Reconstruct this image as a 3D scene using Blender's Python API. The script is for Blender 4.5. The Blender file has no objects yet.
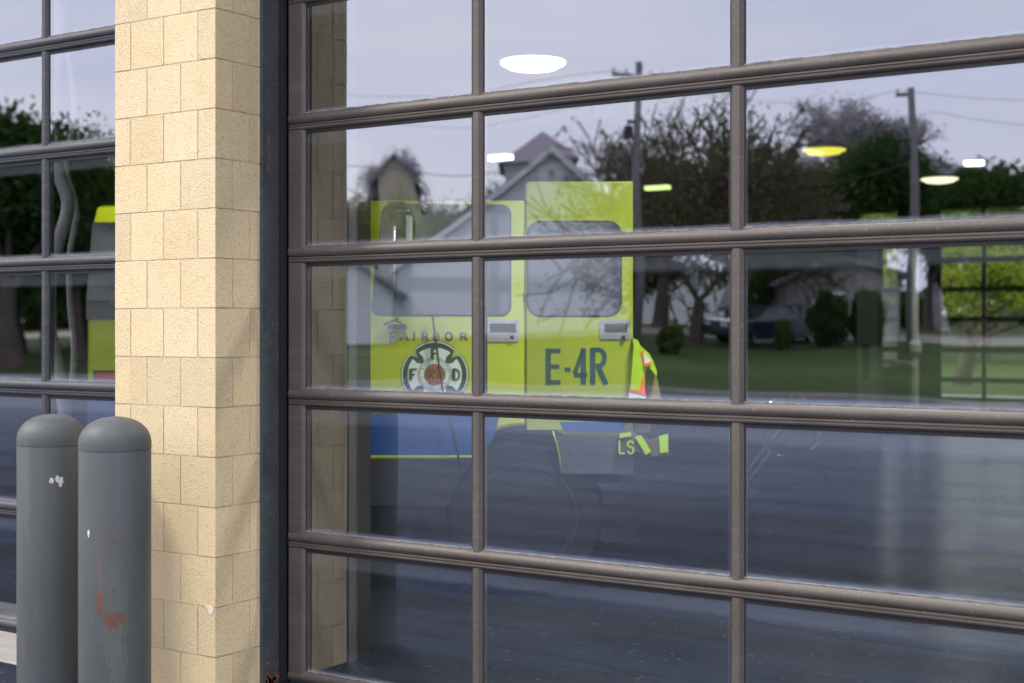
import bpy, bmesh, math, random
from mathutils import Vector, Matrix
random.seed(7)
S = bpy.context.scene
COL = S.collection
R = math.radians
# ------------------------------------------------------------------ camera model
YAW = R(33.4); CS, SN = math.cos(YAW), math.sin(YAW)
CAMY, CAMZ, FPX, HOR = -4.60, 1.53, 1422.0, 327.0
GLASS_Y = -0.027; GREC = 0.018; DOORY = -0.045; DD = 4.555
def at(px, z):                       # pixel column + depth -> world X,Y
    lat = (px - 512.0) / FPX * z
    return Vector((-z*SN + lat*CS, CAMY + z*CS + lat*SN, 0))
def Xat(px, d): return math.tan(math.atan((px-512)/FPX) - YAW)*d
def hgt(py, z): return CAMZ + (HOR - py) / FPX * z
def mir(px, z):                      # place seen mirrored in the door glass
    p = at(px, z); return Vector((p.x, 2*GLASS_Y - p.y, 0))
# ------------------------------------------------------------------ helpers
def prop(o, label=None, cat=None, group=None, kind=None):
    if label: o['label'] = label
    if cat: o['category'] = cat
    if group: o['group'] = group
    if kind: o['kind'] = kind
    return o
def empty(name, loc, label, cat, group=None, rz=0):
    o = bpy.data.objects.new(name, None); COL.objects.link(o)
    o.location = loc; o.rotation_euler = (0, 0, rz); o.empty_display_size = .2
    return prop(o, label, cat, group)
def copy_tree(o, parent=None):
    c = o.copy(); COL.objects.link(c); c.parent = parent
    for ch in list(o.children): copy_tree(ch, c)
    return c
class MB:
    def __init__(s): s.v = []; s.f = []; s.mi = []; s.cols = None; s.smooth = False
    def add(s, vs, fs, m=0):
        n = len(s.v); s.v += [tuple(v) for v in vs]
        for f in fs: s.f.append(tuple(n+i for i in f)); s.mi.append(m)
    def box(s, x0, x1, y0, y1, z0, z1, m=0):
        s.add([(x0,y0,z0),(x1,y0,z0),(x1,y1,z0),(x0,y1,z0),(x0,y0,z1),(x1,y0,z1),(x1,y1,z1),(x0,y1,z1)],
              [(0,3,2,1),(4,5,6,7),(0,1,5,4),(1,2,6,5),(2,3,7,6),(3,0,4,7)], m)
    def quad(s, a, b, c, d, m=0): s.add([a,b,c,d], [(0,1,2,3)], m)
    def tube(s, pts, rad, n=8, m=0, caps=True):
        pts = [Vector(p) for p in pts]
        if not hasattr(rad, '__len__'): rad = [rad]*len(pts)
        base = len(s.v); k = len(pts)
        for i, p in enumerate(pts):
            d = (pts[min(i+1,k-1)] - pts[max(i-1,0)])
            if d.length < 1e-9: d = Vector((0,0,1))
            d.normalize()
            a = d.cross(Vector((.13,.31,1)) if abs(d.z) < .9 else Vector((1,.1,0))).normalized(); b = d.cross(a)
            for j in range(n):
                t = 2*math.pi*j/n
                q = p + (a*math.cos(t) + b*math.sin(t))*rad[i]; s.v.append((q.x,q.y,q.z))
        for i in range(k-1):
            for j in range(n):
                s.f.append((base+i*n+j, base+i*n+(j+1)%n, base+(i+1)*n+(j+1)%n, base+(i+1)*n+j)); s.mi.append(m)
        if caps:
            s.f.append(tuple(base+j for j in range(n))[::-1]); s.mi.append(m)
            s.f.append(tuple(base+(k-1)*n+j for j in range(n))); s.mi.append(m)
    def lathe(s, prof, n=32, m=0, c=(0,0,0)):
        base = len(s.v)
        for r, z in prof:
            for j in range(n):
                t = 2*math.pi*j/n; s.v.append((c[0]+r*math.cos(t), c[1]+r*math.sin(t), c[2]+z))
        for i in range(len(prof)-1):
            for j in range(n):
                s.f.append((base+i*n+j, base+i*n+(j+1)%n, base+(i+1)*n+(j+1)%n, base+(i+1)*n+j)); s.mi.append(m)
        s.f.append(tuple(base+(len(prof)-1)*n+j for j in range(n))); s.mi.append(m)
        s.f.append(tuple(base+j for j in range(n))[::-1]); s.mi.append(m)
    def prism(s, poly, ax, a0, a1, m=0):
        """poly 2D points extruded along axis ax ('x','y','z')"""
        def P(u, v, w): return {'x':(w,u,v),'y':(u,w,v),'z':(u,v,w)}[ax]
        n = len(poly)
        vs = [P(u,v,a0) for u,v in poly] + [P(u,v,a1) for u,v in poly]
        fs = [tuple(range(n)), tuple(range(n,2*n))[::-1]] + [(i, n+i, n+(i+1)%n, (i+1)%n) for i in range(n)]
        s.add(vs, fs, m)
    def build(s, name, mats, parent=None, smooth=False, bevel=0, auto=False):
        me = bpy.data.meshes.new(name); me.from_pydata(s.v, [], s.f); 
        if not isinstance(mats, (list, tuple)): mats = [mats]
        for m in mats: me.materials.append(m)
        me.polygons.foreach_set('material_index', s.mi)
        bm = bmesh.new(); bm.from_mesh(me)
        if len(bm.faces) < 20000: bmesh.ops.recalc_face_normals(bm, faces=bm.faces)
        bm.to_mesh(me); bm.free()
        if smooth:
            me.polygons.foreach_set('use_smooth', [True]*len(me.polygons))
        if s.cols:
            at_ = me.color_attributes.new('tint', 'FLOAT_COLOR', 'CORNER')
            for p in me.polygons:
                c = s.cols[p.index]
                for li in p.loop_indices: at_.data[li].color = c
        o = bpy.data.objects.new(name, me); COL.objects.link(o); o.parent = parent
        if bevel:
            b = o.modifiers.new('bevel', 'BEVEL'); b.width = bevel; b.segments = 2; b.limit_method = 'ANGLE'; b.angle_limit = R(40)
        if auto:
            me.polygons.foreach_set('use_smooth', [True]*len(me.polygons))
            w = o.modifiers.new('wn', 'EDGE_SPLIT'); w.split_angle = R(35)
        return o
# ------------------------------------------------------------------ materials
def mat(name):
    m = bpy.data.materials.new(name); m.use_nodes = True
    nt = m.node_tree; nt.nodes.clear()
    out = nt.nodes.new('ShaderNodeOutputMaterial')
    return m, nt, out
def nn(nt, t, **kw):
    n = nt.nodes.new(t)
    for k, v in kw.items():
        if k in n.inputs: n.inputs[k].default_value = v
        else: setattr(n, k, v)
    return n
def noise(nt, scale, detail=4, rough=.55, vec=None, dist=0):
    n = nn(nt, 'ShaderNodeTexNoise'); n.inputs['Scale'].default_value = scale; n.inputs['Detail'].default_value = detail
    n.inputs['Roughness'].default_value = rough; n.inputs['Distortion'].default_value = dist
    if vec is not None: nt.links.new(vec, n.inputs['Vector'])
    return n.outputs['Fac']
def ramp(nt, fac, stops):
    r = nn(nt, 'ShaderNodeValToRGB'); e = r.color_ramp.elements
    while len(e) < len(stops): e.new(.5)
    for i, (p, c) in enumerate(stops): e[i].position = p; e[i].color = (*c, 1) if len(c) == 3 else c
    nt.links.new(fac, r.inputs[0]); return r.outputs[0]
def mix(nt, fac, a, b, mode='MIX'):
    m = nn(nt, 'ShaderNodeMix'); m.data_type = 'RGBA'; m.blend_type = mode
    for sock, v in ((m.inputs[0], fac), (m.inputs[6], a), (m.inputs[7], b)):
        if isinstance(v, (int, float)): sock.default_value = v
        elif isinstance(v, tuple): sock.default_value = (*v, 1)
        else: nt.links.new(v, sock)
    return m.outputs[2]
def math_(nt, op, a, b=None, c=None, clamp=False):
    m = nn(nt, 'ShaderNodeMath'); m.operation = op; m.use_clamp = clamp
    for i, v in enumerate((a, b, c)):
        if v is None: continue
        if isinstance(v, (int, float)): m.inputs[i].default_value = v
        else: nt.links.new(v, m.inputs[i])
    return m.outputs[0]
def objco(nt, scale=(1,1,1)):
    t = nn(nt, 'ShaderNodeTexCoord'); mp = nn(nt, 'ShaderNodeMapping'); mp.inputs['Scale'].default_value = scale
    nt.links.new(t.outputs['Object'], mp.inputs[0]); return mp.outputs[0]
def princ(nt, out, col, rough=.6, metal=0, bump=None, bstr=.3, bdist=.005, spec=None, coat=0):
    p = nn(nt, 'ShaderNodeBsdfPrincipled')
    if isinstance(col, tuple): p.inputs['Base Color'].default_value = (*col, 1)
    else: nt.links.new(col, p.inputs['Base Color'])
    if isinstance(rough, (int, float)): p.inputs['Roughness'].default_value = rough
    else: nt.links.new(rough, p.inputs['Roughness'])
    p.inputs['Metallic'].default_value = metal
    if spec is not None: p.inputs['Specular IOR Level'].default_value = spec
    p.inputs['Coat Weight'].default_value = coat
    if bump is not None:
        b = nn(nt, 'ShaderNodeBump'); b.inputs['Strength'].default_value = bstr; b.inputs['Distance'].default_value = bdist
        nt.links.new(bump, b.inputs['Height']); nt.links.new(b.outputs[0], p.inputs['Normal'])
    nt.links.new(p.outputs[0], out.inputs[0]); return p
def simple(name, col, rough=.6, metal=0, var=.15, scale=6, bstr=.1, coat=0, spec=None):
    m, nt, out = mat(name); co = objco(nt); n = noise(nt, scale, 5, .6, co)
    lo = tuple(c*(1-var) for c in col); hi = tuple(min(1, c*(1+var)) for c in col)
    princ(nt, out, ramp(nt, n, [(.3, lo), (.7, hi)]), rough, metal, noise(nt, scale*20, 3, .6, co), bstr, .002, spec, coat)
    return m
def emit(name, col, st):
    m, nt, out = mat(name); e = nn(nt, 'ShaderNodeEmission'); e.inputs[0].default_value = (*col, 1); e.inputs[1].default_value = st
    nt.links.new(e.outputs[0], out.inputs[0]); return m
def block_mat(name, tint=(1,1,1), dark=1):
    m, nt, out = mat(name); co = objco(nt)
    a = nn(nt, 'ShaderNodeVertexColor'); a.layer_name = 'tint'
    big = noise(nt, 2.2, 4, .6, co); fine = noise(nt, 130, 3, .75, co); grit = noise(nt, 240, 2, .6, co)
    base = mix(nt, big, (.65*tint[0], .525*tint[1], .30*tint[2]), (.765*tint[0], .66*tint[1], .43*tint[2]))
    base = mix(nt, 1.0, base, a.outputs[0], 'MULTIPLY')
    sp = ramp(nt, fine, [(.36, (.66,.60,.50)), (.50, (1,1,1))]); base = mix(nt, .6, base, sp, 'MULTIPLY')
    v = nn(nt, 'ShaderNodeTexVoronoi'); v.inputs['Scale'].default_value = 120; nt.links.new(co, v.inputs['Vector'])
    pits = ramp(nt, v.outputs['Distance'], [(.12, (0,0,0)), (.3, (1,1,1))])
    gate = ramp(nt, noise(nt, 26, 2, .6, co), [(.5, (1,1,1)), (.6, (0,0,0))])
    pg = mix(nt, 1.0, pits, gate, 'LIGHTEN')
    base = mix(nt, 1.0, base, ramp(nt, pg, [(0, (.72,.66,.58)), (1, (1,1,1))]), 'MULTIPLY')
    h = math_(nt, 'ADD', math_(nt, 'MULTIPLY', pg, .7), math_(nt, 'ADD', fine, grit))
    princ(nt, out, base, .92, 0, h, .85, .004, .2); return m
M = {}
M['block'] = block_mat('painted split block')
M['mortar'] = simple('mortar', (.50,.39,.27), .95, var=.25, scale=30)
M['chip'] = simple('chipped block', (.74,.64,.50), .95, var=.1, scale=30)
def frame_mat(name, c):
    m, nt, out = mat(name); co = objco(nt); cs = objco(nt, (.6, 6, 18))
    n = noise(nt, 3, 5, .6, co); st = noise(nt, 2, 4, .6, cs)
    b = mix(nt, ramp(nt, n, [(.35,(0,0,0)),(.7,(1,1,1))]), tuple(x*.82 for x in c), tuple(x*1.12 for x in c))
    dust = ramp(nt, st, [(.52,(0,0,0)),(.8,(.30,.30,.30))])
    b = mix(nt, dust, b, (.20,.185,.17))
    sp = ramp(nt, noise(nt, 120, 2, .5, co), [(.68,(0,0,0)),(.73,(.5,.5,.5))]); b = mix(nt, sp, b, (.34,.32,.30))
    princ(nt, out, b, ramp(nt, n, [(.3,(.48,)*3),(.7,(.66,)*3)]), .1, noise(nt, 60, 3, .6, co), .06, .002)
    return m
M['bronze'] = frame_mat('bronze anodised aluminium', (.090,.078,.067))
M['slate_frame'] = frame_mat('slate painted aluminium', (.05,.053,.063))
M['jamb'] = frame_mat('slate painted steel', (.052,.064,.072))
M['rubber'] = simple('black rubber', (.012,.013,.017), .6, var=.3)
M['silt'] = simple('dusty bead', (.17,.17,.175), .8, var=.5, scale=40)
M['red_mark'] = simple('faded red paint', (.16,.06,.06), .8, var=.3, scale=60)
def rust_mat(name, spots, seed=0):
    """spots: (x, z, sx, sz, kind) in local coordinates on the side towards local -Y"""
    m, nt, out = mat(name); co = objco(nt); t = nn(nt, 'ShaderNodeTexCoord'); sx = nn(nt, 'ShaderNodeSeparateXYZ')
    nt.links.new(t.outputs['Object'], sx.inputs[0])
    mp = nn(nt, 'ShaderNodeMapping'); mp.inputs['Scale'].default_value = (9, 9, .9); mp.inputs['Location'].default_value = (seed, seed, 0)
    nt.links.new(t.outputs['Object'], mp.inputs[0])
    n1 = noise(nt, 3, 5, .6, co); streak = noise(nt, 2.4, 5, .65, mp.outputs[0])
    b = mix(nt, n1, (.060,.070,.071), (.086,.098,.099))
    b = mix(nt, ramp(nt, streak, [(.52,(0,0,0)),(.8,(.3,.3,.3))]), b, (.12,.135,.128))
    fine = noise(nt, 150, 2, .5, co); b = mix(nt, ramp(nt, fine, [(.70,(0,0,0)),(.74,(.6,.6,.6))]), b, (.22,.22,.2))
    cols = {'rust': (.17,.065,.035), 'white': (.55,.55,.52), 'stain': (.15,.17,.13), 'brown': (.13,.09,.065)}
    for (x, z, wx, wz, k) in spots:
        dx = math_(nt, 'DIVIDE', math_(nt, 'SUBTRACT', sx.outputs[0], x), wx)
        dz = math_(nt, 'DIVIDE', math_(nt, 'SUBTRACT', sx.outputs[2], z), wz)
        d = math_(nt, 'ADD', math_(nt, 'POWER', math_(nt, 'ABSOLUTE', dx), 2), math_(nt, 'POWER', math_(nt, 'ABSOLUTE', dz), 2))
        nz = noise(nt, 60 if k != 'stain' else 25, 4, .7, co if k != 'stain' else mp.outputs[0])
        val = math_(nt, 'ADD', math_(nt, 'SUBTRACT', 1, d), math_(nt, 'MULTIPLY', math_(nt, 'SUBTRACT', nz, .55), 5 if k != 'rust' else 4))
        front = math_(nt, 'LESS_THAN', sx.outputs[1], 0)
        mask = math_(nt, 'MULTIPLY', math_(nt, 'MULTIPLY', math_(nt, 'MULTIPLY', val, 3, clamp=True), front), {'stain': .22, 'brown': .5}.get(k, .95))
        c2 = cols[k]
        if k == 'rust': c2 = mix(nt, noise(nt, 90, 3, .6, co), (.07,.03,.018), (.19,.09,.055))
        b = mix(nt, mask, b, c2)
    # the weld seam and scuffs near it
    princ(nt, out, b, ramp(nt, n1, [(.3,(.42,)*3),(.7,(.6,)*3)]), 0, noise(nt, 35, 4, .6, co), .22, .0015, .35)
    return m
def asphalt():
    m, nt, out = mat('asphalt'); co = objco(nt)
    st = objco(nt, (.10, .42, 1)); st2 = objco(nt, (.25, 1.1, 1))
    a = noise(nt, .35, 5, .6, co); b = noise(nt, 1.0, 6, .62, st, 1.2); c = noise(nt, 22, 3, .75, co); e = noise(nt, .8, 4, .5, st2, 2.5)
    base = mix(nt, a, (.022,.036,.072), (.052,.074,.125))
    base = mix(nt, ramp(nt, b, [(.40,(.75,.75,.75)),(.54,(0,0,0))]), base, (.024,.027,.036))
    base = mix(nt, ramp(nt, e, [(.47,(0,0,0)),(.495,(.8,.8,.8)),(.52,(0,0,0))]), base, (.016,.018,.024))
    wv = nn(nt, 'ShaderNodeTexWave'); wv.wave_type = 'BANDS'; wv.bands_direction = 'Y'; wv.inputs['Scale'].default_value = .28; wv.inputs['Distortion'].default_value = 5; wv.inputs['Detail'].default_value = 4; wv.inputs['Detail Scale'].default_value = .5
    nt.links.new(objco(nt, (.35, 1, 1)), wv.inputs['Vector'])
    base = mix(nt, ramp(nt, wv.outputs['Fac'], [(.55,(0,0,0)),(.9,(.75,.75,.75))]), base, (.018,.021,.030))
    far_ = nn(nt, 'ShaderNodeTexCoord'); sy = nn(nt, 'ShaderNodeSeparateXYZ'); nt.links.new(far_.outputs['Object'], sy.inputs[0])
    base = mix(nt, ramp(nt, math_(nt, 'ADD', math_(nt, 'DIVIDE', sy.outputs[1], -24), math_(nt, 'MULTIPLY', a, .3)), [(.30,(0,0,0)),(.75,(.75,.75,.75))]), base, (.15,.175,.225))  # paler farther out: grazing sky sheen put into the colour
    base = mix(nt, ramp(nt, c, [(.62,(0,0,0)),(.72,(.7,.7,.7))]), base, (.26,.28,.31))
    princ(nt, out, base, .85, 0, c, .5, .006, .12); return m
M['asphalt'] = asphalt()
M['concrete'] = simple('concrete', (.32,.31,.285), .85, var=.15, scale=8, bstr=.3)
M['road'] = simple('pale road', (.30,.27,.23), .9, var=.1, scale=1)
def floor_mat():
    m, nt, out = mat('polished floor'); co = objco(nt); n = noise(nt, .8, 5, .6, co)
    princ(nt, out, ramp(nt, n, [(.3,(.012,.014,.018)),(.7,(.026,.028,.034))]), ramp(nt, n, [(.3,(.16,)*3),(.7,(.3,)*3)]), 0, noise(nt, 3, 3, .5, co), .03, .01, .6); return m
M['floor'] = floor_mat()
def grass():
    m, nt, out = mat('grass'); co = objco(nt)
    a = noise(nt, .06, 4, .6, co); b = noise(nt, 2.0, 5, .7, co); s = noise(nt, .5, 4, .6, objco(nt, (.05,.5,1)))
    base = mix(nt, a, (.030,.062,.016), (.052,.090,.024)); base = mix(nt, b, base, (.070,.092,.032), 'MIX')
    base = mix(nt, ramp(nt, s, [(.45,(0,0,0)),(.6,(.55,.55,.55))]), base, (.022,.046,.014))
    princ(nt, out, base, .95, 0, b, .6, .03, .1); return m
M['grass'] = grass()
def leaf(name, lo, hi, trans=.35):
    m, nt, out = mat(name); co = objco(nt)
    g = nn(nt, 'ShaderNodeNewGeometry'); n = noise(nt, .55, 3, .6, co)
    f = math_(nt, 'ADD', math_(nt, 'MULTIPLY', n, .7), math_(nt, 'MULTIPLY', g.outputs['Random Per Island'], .4))
    c = ramp(nt, f, [(.3, lo), (.75, hi)])
    d = nn(nt, 'ShaderNodeBsdfDiffuse'); t = nn(nt, 'ShaderNodeBsdfTranslucent'); ms = nn(nt, 'ShaderNodeMixShader'); ms.inputs[0].default_value = trans
    nt.links.new(c, d.inputs[0]); nt.links.new(c, t.inputs[0]); nt.links.new(d.outputs[0], ms.inputs[1]); nt.links.new(t.outputs[0], ms.inputs[2])
    nt.links.new(ms.outputs[0], out.inputs[0]); return m
M['leaf_dark'] = leaf('dark leaves', (.020,.050,.014), (.070,.125,.030))
M['leaf_olive'] = leaf('olive budding leaves', (.085,.082,.030), (.20,.19,.07))
M['leaf_bud'] = leaf('reddish brown buds', (.11,.09,.065), (.20,.165,.10))
M['leaf_pale'] = leaf('hazed twigs', (.40,.37,.42), (.52,.48,.54))  # twigs paled towards lavender to stand for haze over distance
M['leaf_lime'] = leaf('bright spring leaves', (.16,.22,.02), (.40,.46,.06), .5)
M['leaf_mid'] = leaf('mid green leaves', (.05,.10,.018), (.14,.21,.04))
M['bark'] = simple('bark', (.10,.08,.068), .95, var=.4, scale=4, bstr=.6)
M['bark_pale'] = simple('hazed bark', (.30,.28,.30), .95, var=.3, scale=4, bstr=.6)  # bark of the far trees, distance haze put into its colour
M['siding_white'] = None
def siding(name, c, pitch=8.0):
    m, nt, out = mat(name); co = objco(nt); w = nn(nt, 'ShaderNodeTexWave'); w.wave_type = 'BANDS'; w.bands_direction = 'Z'; w.wave_profile = 'SAW'
    w.inputs['Scale'].default_value = pitch/ (2*math.pi)*2; w.inputs['Distortion'].default_value = 0; nt.links.new(co, w.inputs['Vector'])
    b = mix(nt, noise(nt, 1.5, 4, .6, co), tuple(x*.92 for x in c), c)
    princ(nt, out, b, .7, 0, w.outputs['Fac'], .5, .02); return m
M['siding_white'] = siding('white siding', (.88,.92,.96))
M['siding_grey'] = siding('grey siding', (.50,.53,.54))
M['siding_shaded'] = siding('shaded white siding', (.33,.33,.34))  # white siding darkened to stand for tree shade on the garage
M['siding_beige'] = siding('beige siding', (.62,.55,.45))
def shingle(name, c):
    m, nt, out = mat(name); co = objco(nt); n = noise(nt, 5, 5, .7, co)
    princ(nt, out, ramp(nt, n, [(.3, tuple(x*.75 for x in c)), (.7, tuple(x*1.2 for x in c))]), .95, 0, noise(nt, 20, 2, .6, co), .5, .02); return m
M['roof_grey'] = shingle('grey shingles', (.13,.135,.145)); M['roof_mauve'] = shingle('mauve shingles', (.31,.26,.32))
M['trim'] = simple('white trim', (.78,.78,.78), .6, var=.05)
M['win_dark'] = simple('window pane dark', (.03,.04,.05), .08, var=.1, spec=.8)
def glass(name, base_r=.30):
    m, nt, out = mat(name); tc = nn(nt, 'ShaderNodeTexCoord'); sx = nn(nt, 'ShaderNodeSeparateXYZ'); nt.links.new(tc.outputs['Generated'], sx.inputs[0])
    co = objco(nt)
    wav = noise(nt, 1.3, 1, .4, co)
    b = nn(nt, 'ShaderNodeBump'); b.inputs['Strength'].default_value = .05; b.inputs['Distance'].default_value = .02; nt.links.new(wav, b.inputs['Height'])
    gl = nn(nt, 'ShaderNodeBsdfGlossy'); gl.inputs['Roughness'].default_value = 0.0; gl.inputs[0].default_value = (.84,.91,1,1); 
    nz = nn(nt, 'ShaderNodeTexNoise'); nz.inputs['Scale'].default_value = 1.6; nz.inputs['Detail'].default_value = .5; nt.links.new(co, nz.inputs['Vector'])
    sv = nn(nt, 'ShaderNodeVectorMath'); sv.operation = 'SUBTRACT'; sv.inputs[1].default_value = (.5,.5,.5); nt.links.new(nz.outputs['Color'], sv.inputs[0])
    sc = nn(nt, 'ShaderNodeVectorMath'); sc.operation = 'SCALE'; sc.inputs['Scale'].default_value = .010; nt.links.new(sv.outputs[0], sc.inputs[0])
    gn = nn(nt, 'ShaderNodeNewGeometry'); av = nn(nt, 'ShaderNodeVectorMath'); av.operation = 'ADD'; nt.links.new(gn.outputs['Normal'], av.inputs[0]); nt.links.new(sc.outputs[0], av.inputs[1])
    nv = nn(nt, 'ShaderNodeVectorMath'); nv.operation = 'NORMALIZE'; nt.links.new(av.outputs[0], nv.inputs[0]); nt.links.new(nv.outputs[0], gl.inputs['Normal'])
    tr = nn(nt, 'ShaderNodeBsdfTransparent'); tr.inputs[0].default_value = (.93,.97,.95,1)
    ge = nn(nt, 'ShaderNodeNewGeometry'); vd = nn(nt, 'ShaderNodeVectorMath'); vd.operation = 'DOT_PRODUCT'; nt.links.new(ge.outputs['Normal'], vd.inputs[0]); nt.links.new(ge.outputs['Incoming'], vd.inputs[1])
    cc_ = math_(nt, 'SUBTRACT', 1, math_(nt, 'ABSOLUTE', vd.outputs['Value']), clamp=True)
    fac = math_(nt, 'ADD', math_(nt, 'MULTIPLY', math_(nt, 'POWER', cc_, 5), 1-base_r), base_r, clamp=True)
    ms = nn(nt, 'ShaderNodeMixShader'); nt.links.new(fac, ms.inputs[0]); nt.links.new(tr.outputs[0], ms.inputs[1]); nt.links.new(gl.outputs[0], ms.inputs[2])
    # dirt film: a band along the head of the pane, dust along its sill and sides, specks and wipe marks
    z = sx.outputs[2]; x = sx.outputs[0]
    edge = noise(nt, 6, 4, .6, objco(nt, (1,1,6)))
    zz = math_(nt, 'ADD', z, math_(nt, 'MULTIPLY', math_(nt, 'SUBTRACT', edge, .5), .03))
    top = ramp(nt, zz, [(.85,(0,0,0)),(.89,(.055,.055,.055)),(.955,(.045,.045,.045)),(1.0,(.02,.02,.02))])
    bot = ramp(nt, zz, [(.0,(.4,.4,.4)),(.015,(.22,.22,.22)),(.05,(0,0,0)),(1,(0,0,0))])
    xx = math_(nt, 'ABSOLUTE', math_(nt, 'SUBTRACT', math_(nt, 'MULTIPLY', x, 2), 1))
    side = ramp(nt, math_(nt, 'ADD', xx, math_(nt, 'MULTIPLY', math_(nt, 'SUBTRACT', edge, .5), .02)), [(.965,(0,0,0)),(1.0,(.16,.16,.16))])
    dust = ramp(nt, noise(nt, 3.0, 6, .7, co, 1.5), [(.55,(0,0,0)),(.95,(.014,.014,.016))])
    speck = ramp(nt, noise(nt, 170, 2, .5, co), [(.76,(0,0,0)),(.80,(.35,.35,.35))])
    wipe = ramp(nt, noise(nt, 5, 5, .7, objco(nt, (4,1,.9)), 2.0), [(.68,(0,0,0)),(.78,(.04,.04,.04))])
    f = top
    for q in (bot, side, dust, speck, wipe): f = math_(nt, 'ADD', f, q)
    f = math_(nt, 'MULTIPLY', f, 1.0, clamp=True)
    film = nn(nt, 'ShaderNodeBsdfDiffuse'); film.inputs[0].default_value = (.50,.58,.70,1)
    m2 = nn(nt, 'ShaderNodeMixShader'); nt.links.new(f, m2.inputs[0]); nt.links.new(ms.outputs[0], m2.inputs[1]); nt.links.new(film.outputs[0], m2.inputs[2])
    nt.links.new(m2.outputs[0], out.inputs[0]); return m
M['glass'] = glass('door glass', .27)
M['glass_far'] = simple('x', (.5,.5,.5))
def clear(name):
    m, nt, out = mat(name); gl = nn(nt, 'ShaderNodeBsdfGlossy'); gl.inputs['Roughness'].default_value = .02; tr = nn(nt, 'ShaderNodeBsdfTransparent'); tr.inputs[0].default_value = (.9,.95,.92,1)
    ms = nn(nt, 'ShaderNodeMixShader'); ms.inputs[0].default_value = .10
    nt.links.new(tr.outputs[0], ms.inputs[1]); nt.links.new(gl.outputs[0], ms.inputs[2]); nt.links.new(ms.outputs[0], out.inputs[0]); return m
M['clear'] = clear('clear glass')
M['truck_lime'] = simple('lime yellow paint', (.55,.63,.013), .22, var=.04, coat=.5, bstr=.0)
M['truck_lime_dim'] = simple('dimmed lime paint', (.35,.42,.015), .25, var=.05, coat=.4, bstr=.0)  # lime paint with the rear cab's dimmer light put into its colour
M['truck_blue'] = simple('blue stripe', (.006,.065,.27), .25, var=.1, coat=.4, bstr=.0)
M['truck_grey'] = simple('tread plate', (.11,.115,.13), .35, .6, var=.2, scale=8)
M['truck_glass'] = simple('lightened tinted truck window', (.06,.075,.10), .05, var=.1, bstr=0, spec=.8)  # blue grey lifted to stand for siding mirrored over the windows
M['chrome'] = simple('chrome', (.5,.5,.52), .14, 1, var=.15, scale=12)
M['track'] = simple('galvanised track', (.20,.205,.22), .45, .5, var=.2)
M['black'] = simple('black plastic', (.015,.016,.018), .5, var=.2)
M['tyre'] = simple('tyre', (.008,.009,.012), .85, var=.3)
M['navy'] = simple('navy lettering', (.010,.055,.085), .5, var=.05)
M['grey_letter'] = simple('purple grey lettering', (.06,.05,.075), .5, var=.05)
M['badge_green'] = simple('badge dark green', (.006,.028,.012), .5, var=.1)
M['badge_white'] = simple('badge white', (.85,.92,.86), .5, var=.04)
M['badge_red'] = simple('badge red', (.42,.075,.035), .5, var=.5, scale=60)
M['lamp_red'] = simple('red lamp lens', (.5,.02,.015), .15, var=.2)
M['lamp_clear'] = simple('clear lamp lens', (.7,.72,.7), .1, var=.1, spec=.9)
M['hivis'] = simple('high visibility fabric', (.42,.66,.01), .8, var=.08)
M['orange'] = simple('orange tape', (.95,.16,.03), .8, var=.05)
M['silver'] = simple('reflective tape', (.72,.74,.75), .4, var=.08)
M['tan'] = simple('tan coat', (.26,.20,.09), .95, var=.2)
M['wall_in'] = simple('interior block wall', (.07,.065,.06), .9, var=.15, scale=2)
M['pier_in'] = None
M['dark_in'] = simple('dark ceiling', (.04,.042,.045), .9, var=.2)
M['partition'] = simple('dark green partition', (.025,.035,.03), .7, var=.3)
M['col_white'] = simple('pale painted column', (.62,.64,.54), .7, var=.1)
M['hose'] = simple('grey flexible hose', (.22,.215,.24), .6, var=.2, scale=20)
M['car_blue'] = simple('dark blue car paint', (.012,.02,.045), .2, var=.1, coat=.6, bstr=0)
M['wood_pole'] = simple('weathered pole', (.20,.18,.19), .95, var=.25, scale=5)
M['steel_dark'] = simple('dark steel', (.05,.05,.055), .5, .5, var=.2)
M['fence'] = simple('grey fence', (.16,.17,.14), .9, var=.2)
# ------------------------------------------------------------------ world and sun
world = bpy.data.worlds.new("World"); S.world = world; world.use_nodes = True
wn = world.node_tree; wn.nodes.clear()
wo = wn.nodes.new('ShaderNodeOutputWorld'); bg = wn.nodes.new('ShaderNodeBackground')
sky = wn.nodes.new('ShaderNodeTexSky'); sky.sky_type = 'NISHITA'; sky.sun_disc = False
SUN_EL, SUN_AZ = R(44), R(-128)      # azimuth measured from +Y clockwise seen from above (towards -X -Y)
sky.sun_elevation = SUN_EL; sky.sun_rotation = SUN_AZ; sky.air_density = 1.0; sky.dust_density = 1.5; sky.ozone_density = 1.5
tc = wn.nodes.new('ShaderNodeTexCoord'); mp = wn.nodes.new('ShaderNodeMapping'); mp.inputs['Scale'].default_value = (1,1,5)
wn.links.new(tc.outputs['Generated'], mp.inputs[0])
cn = noise(wn, 1.8, 6, .55, mp.outputs[0], .6)
cfac = ramp(wn, cn, [(.25,(.93,.93,.93)),(.7,(.98,.98,.98))])
cc = ramp(wn, noise(wn, 2.6, 5, .5, mp.outputs[0], .4), [(.35,(.66,.69,.86)),(.7,(.80,.81,.90))])
csc = mix(wn, 1.0, cc, (29.0,27.0,26.0), 'MULTIPLY')
skymix = mix(wn, cfac, sky.outputs[0], csc)
wn.links.new(skymix, bg.inputs[0]); bg.inputs[1].default_value = .12
wn.links.new(bg.outputs[0], wo.inputs[0])
sd = Vector((math.sin(SUN_AZ)*math.cos(SUN_EL), math.cos(SUN_AZ)*math.cos(SUN_EL), math.sin(SUN_EL)))
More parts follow.
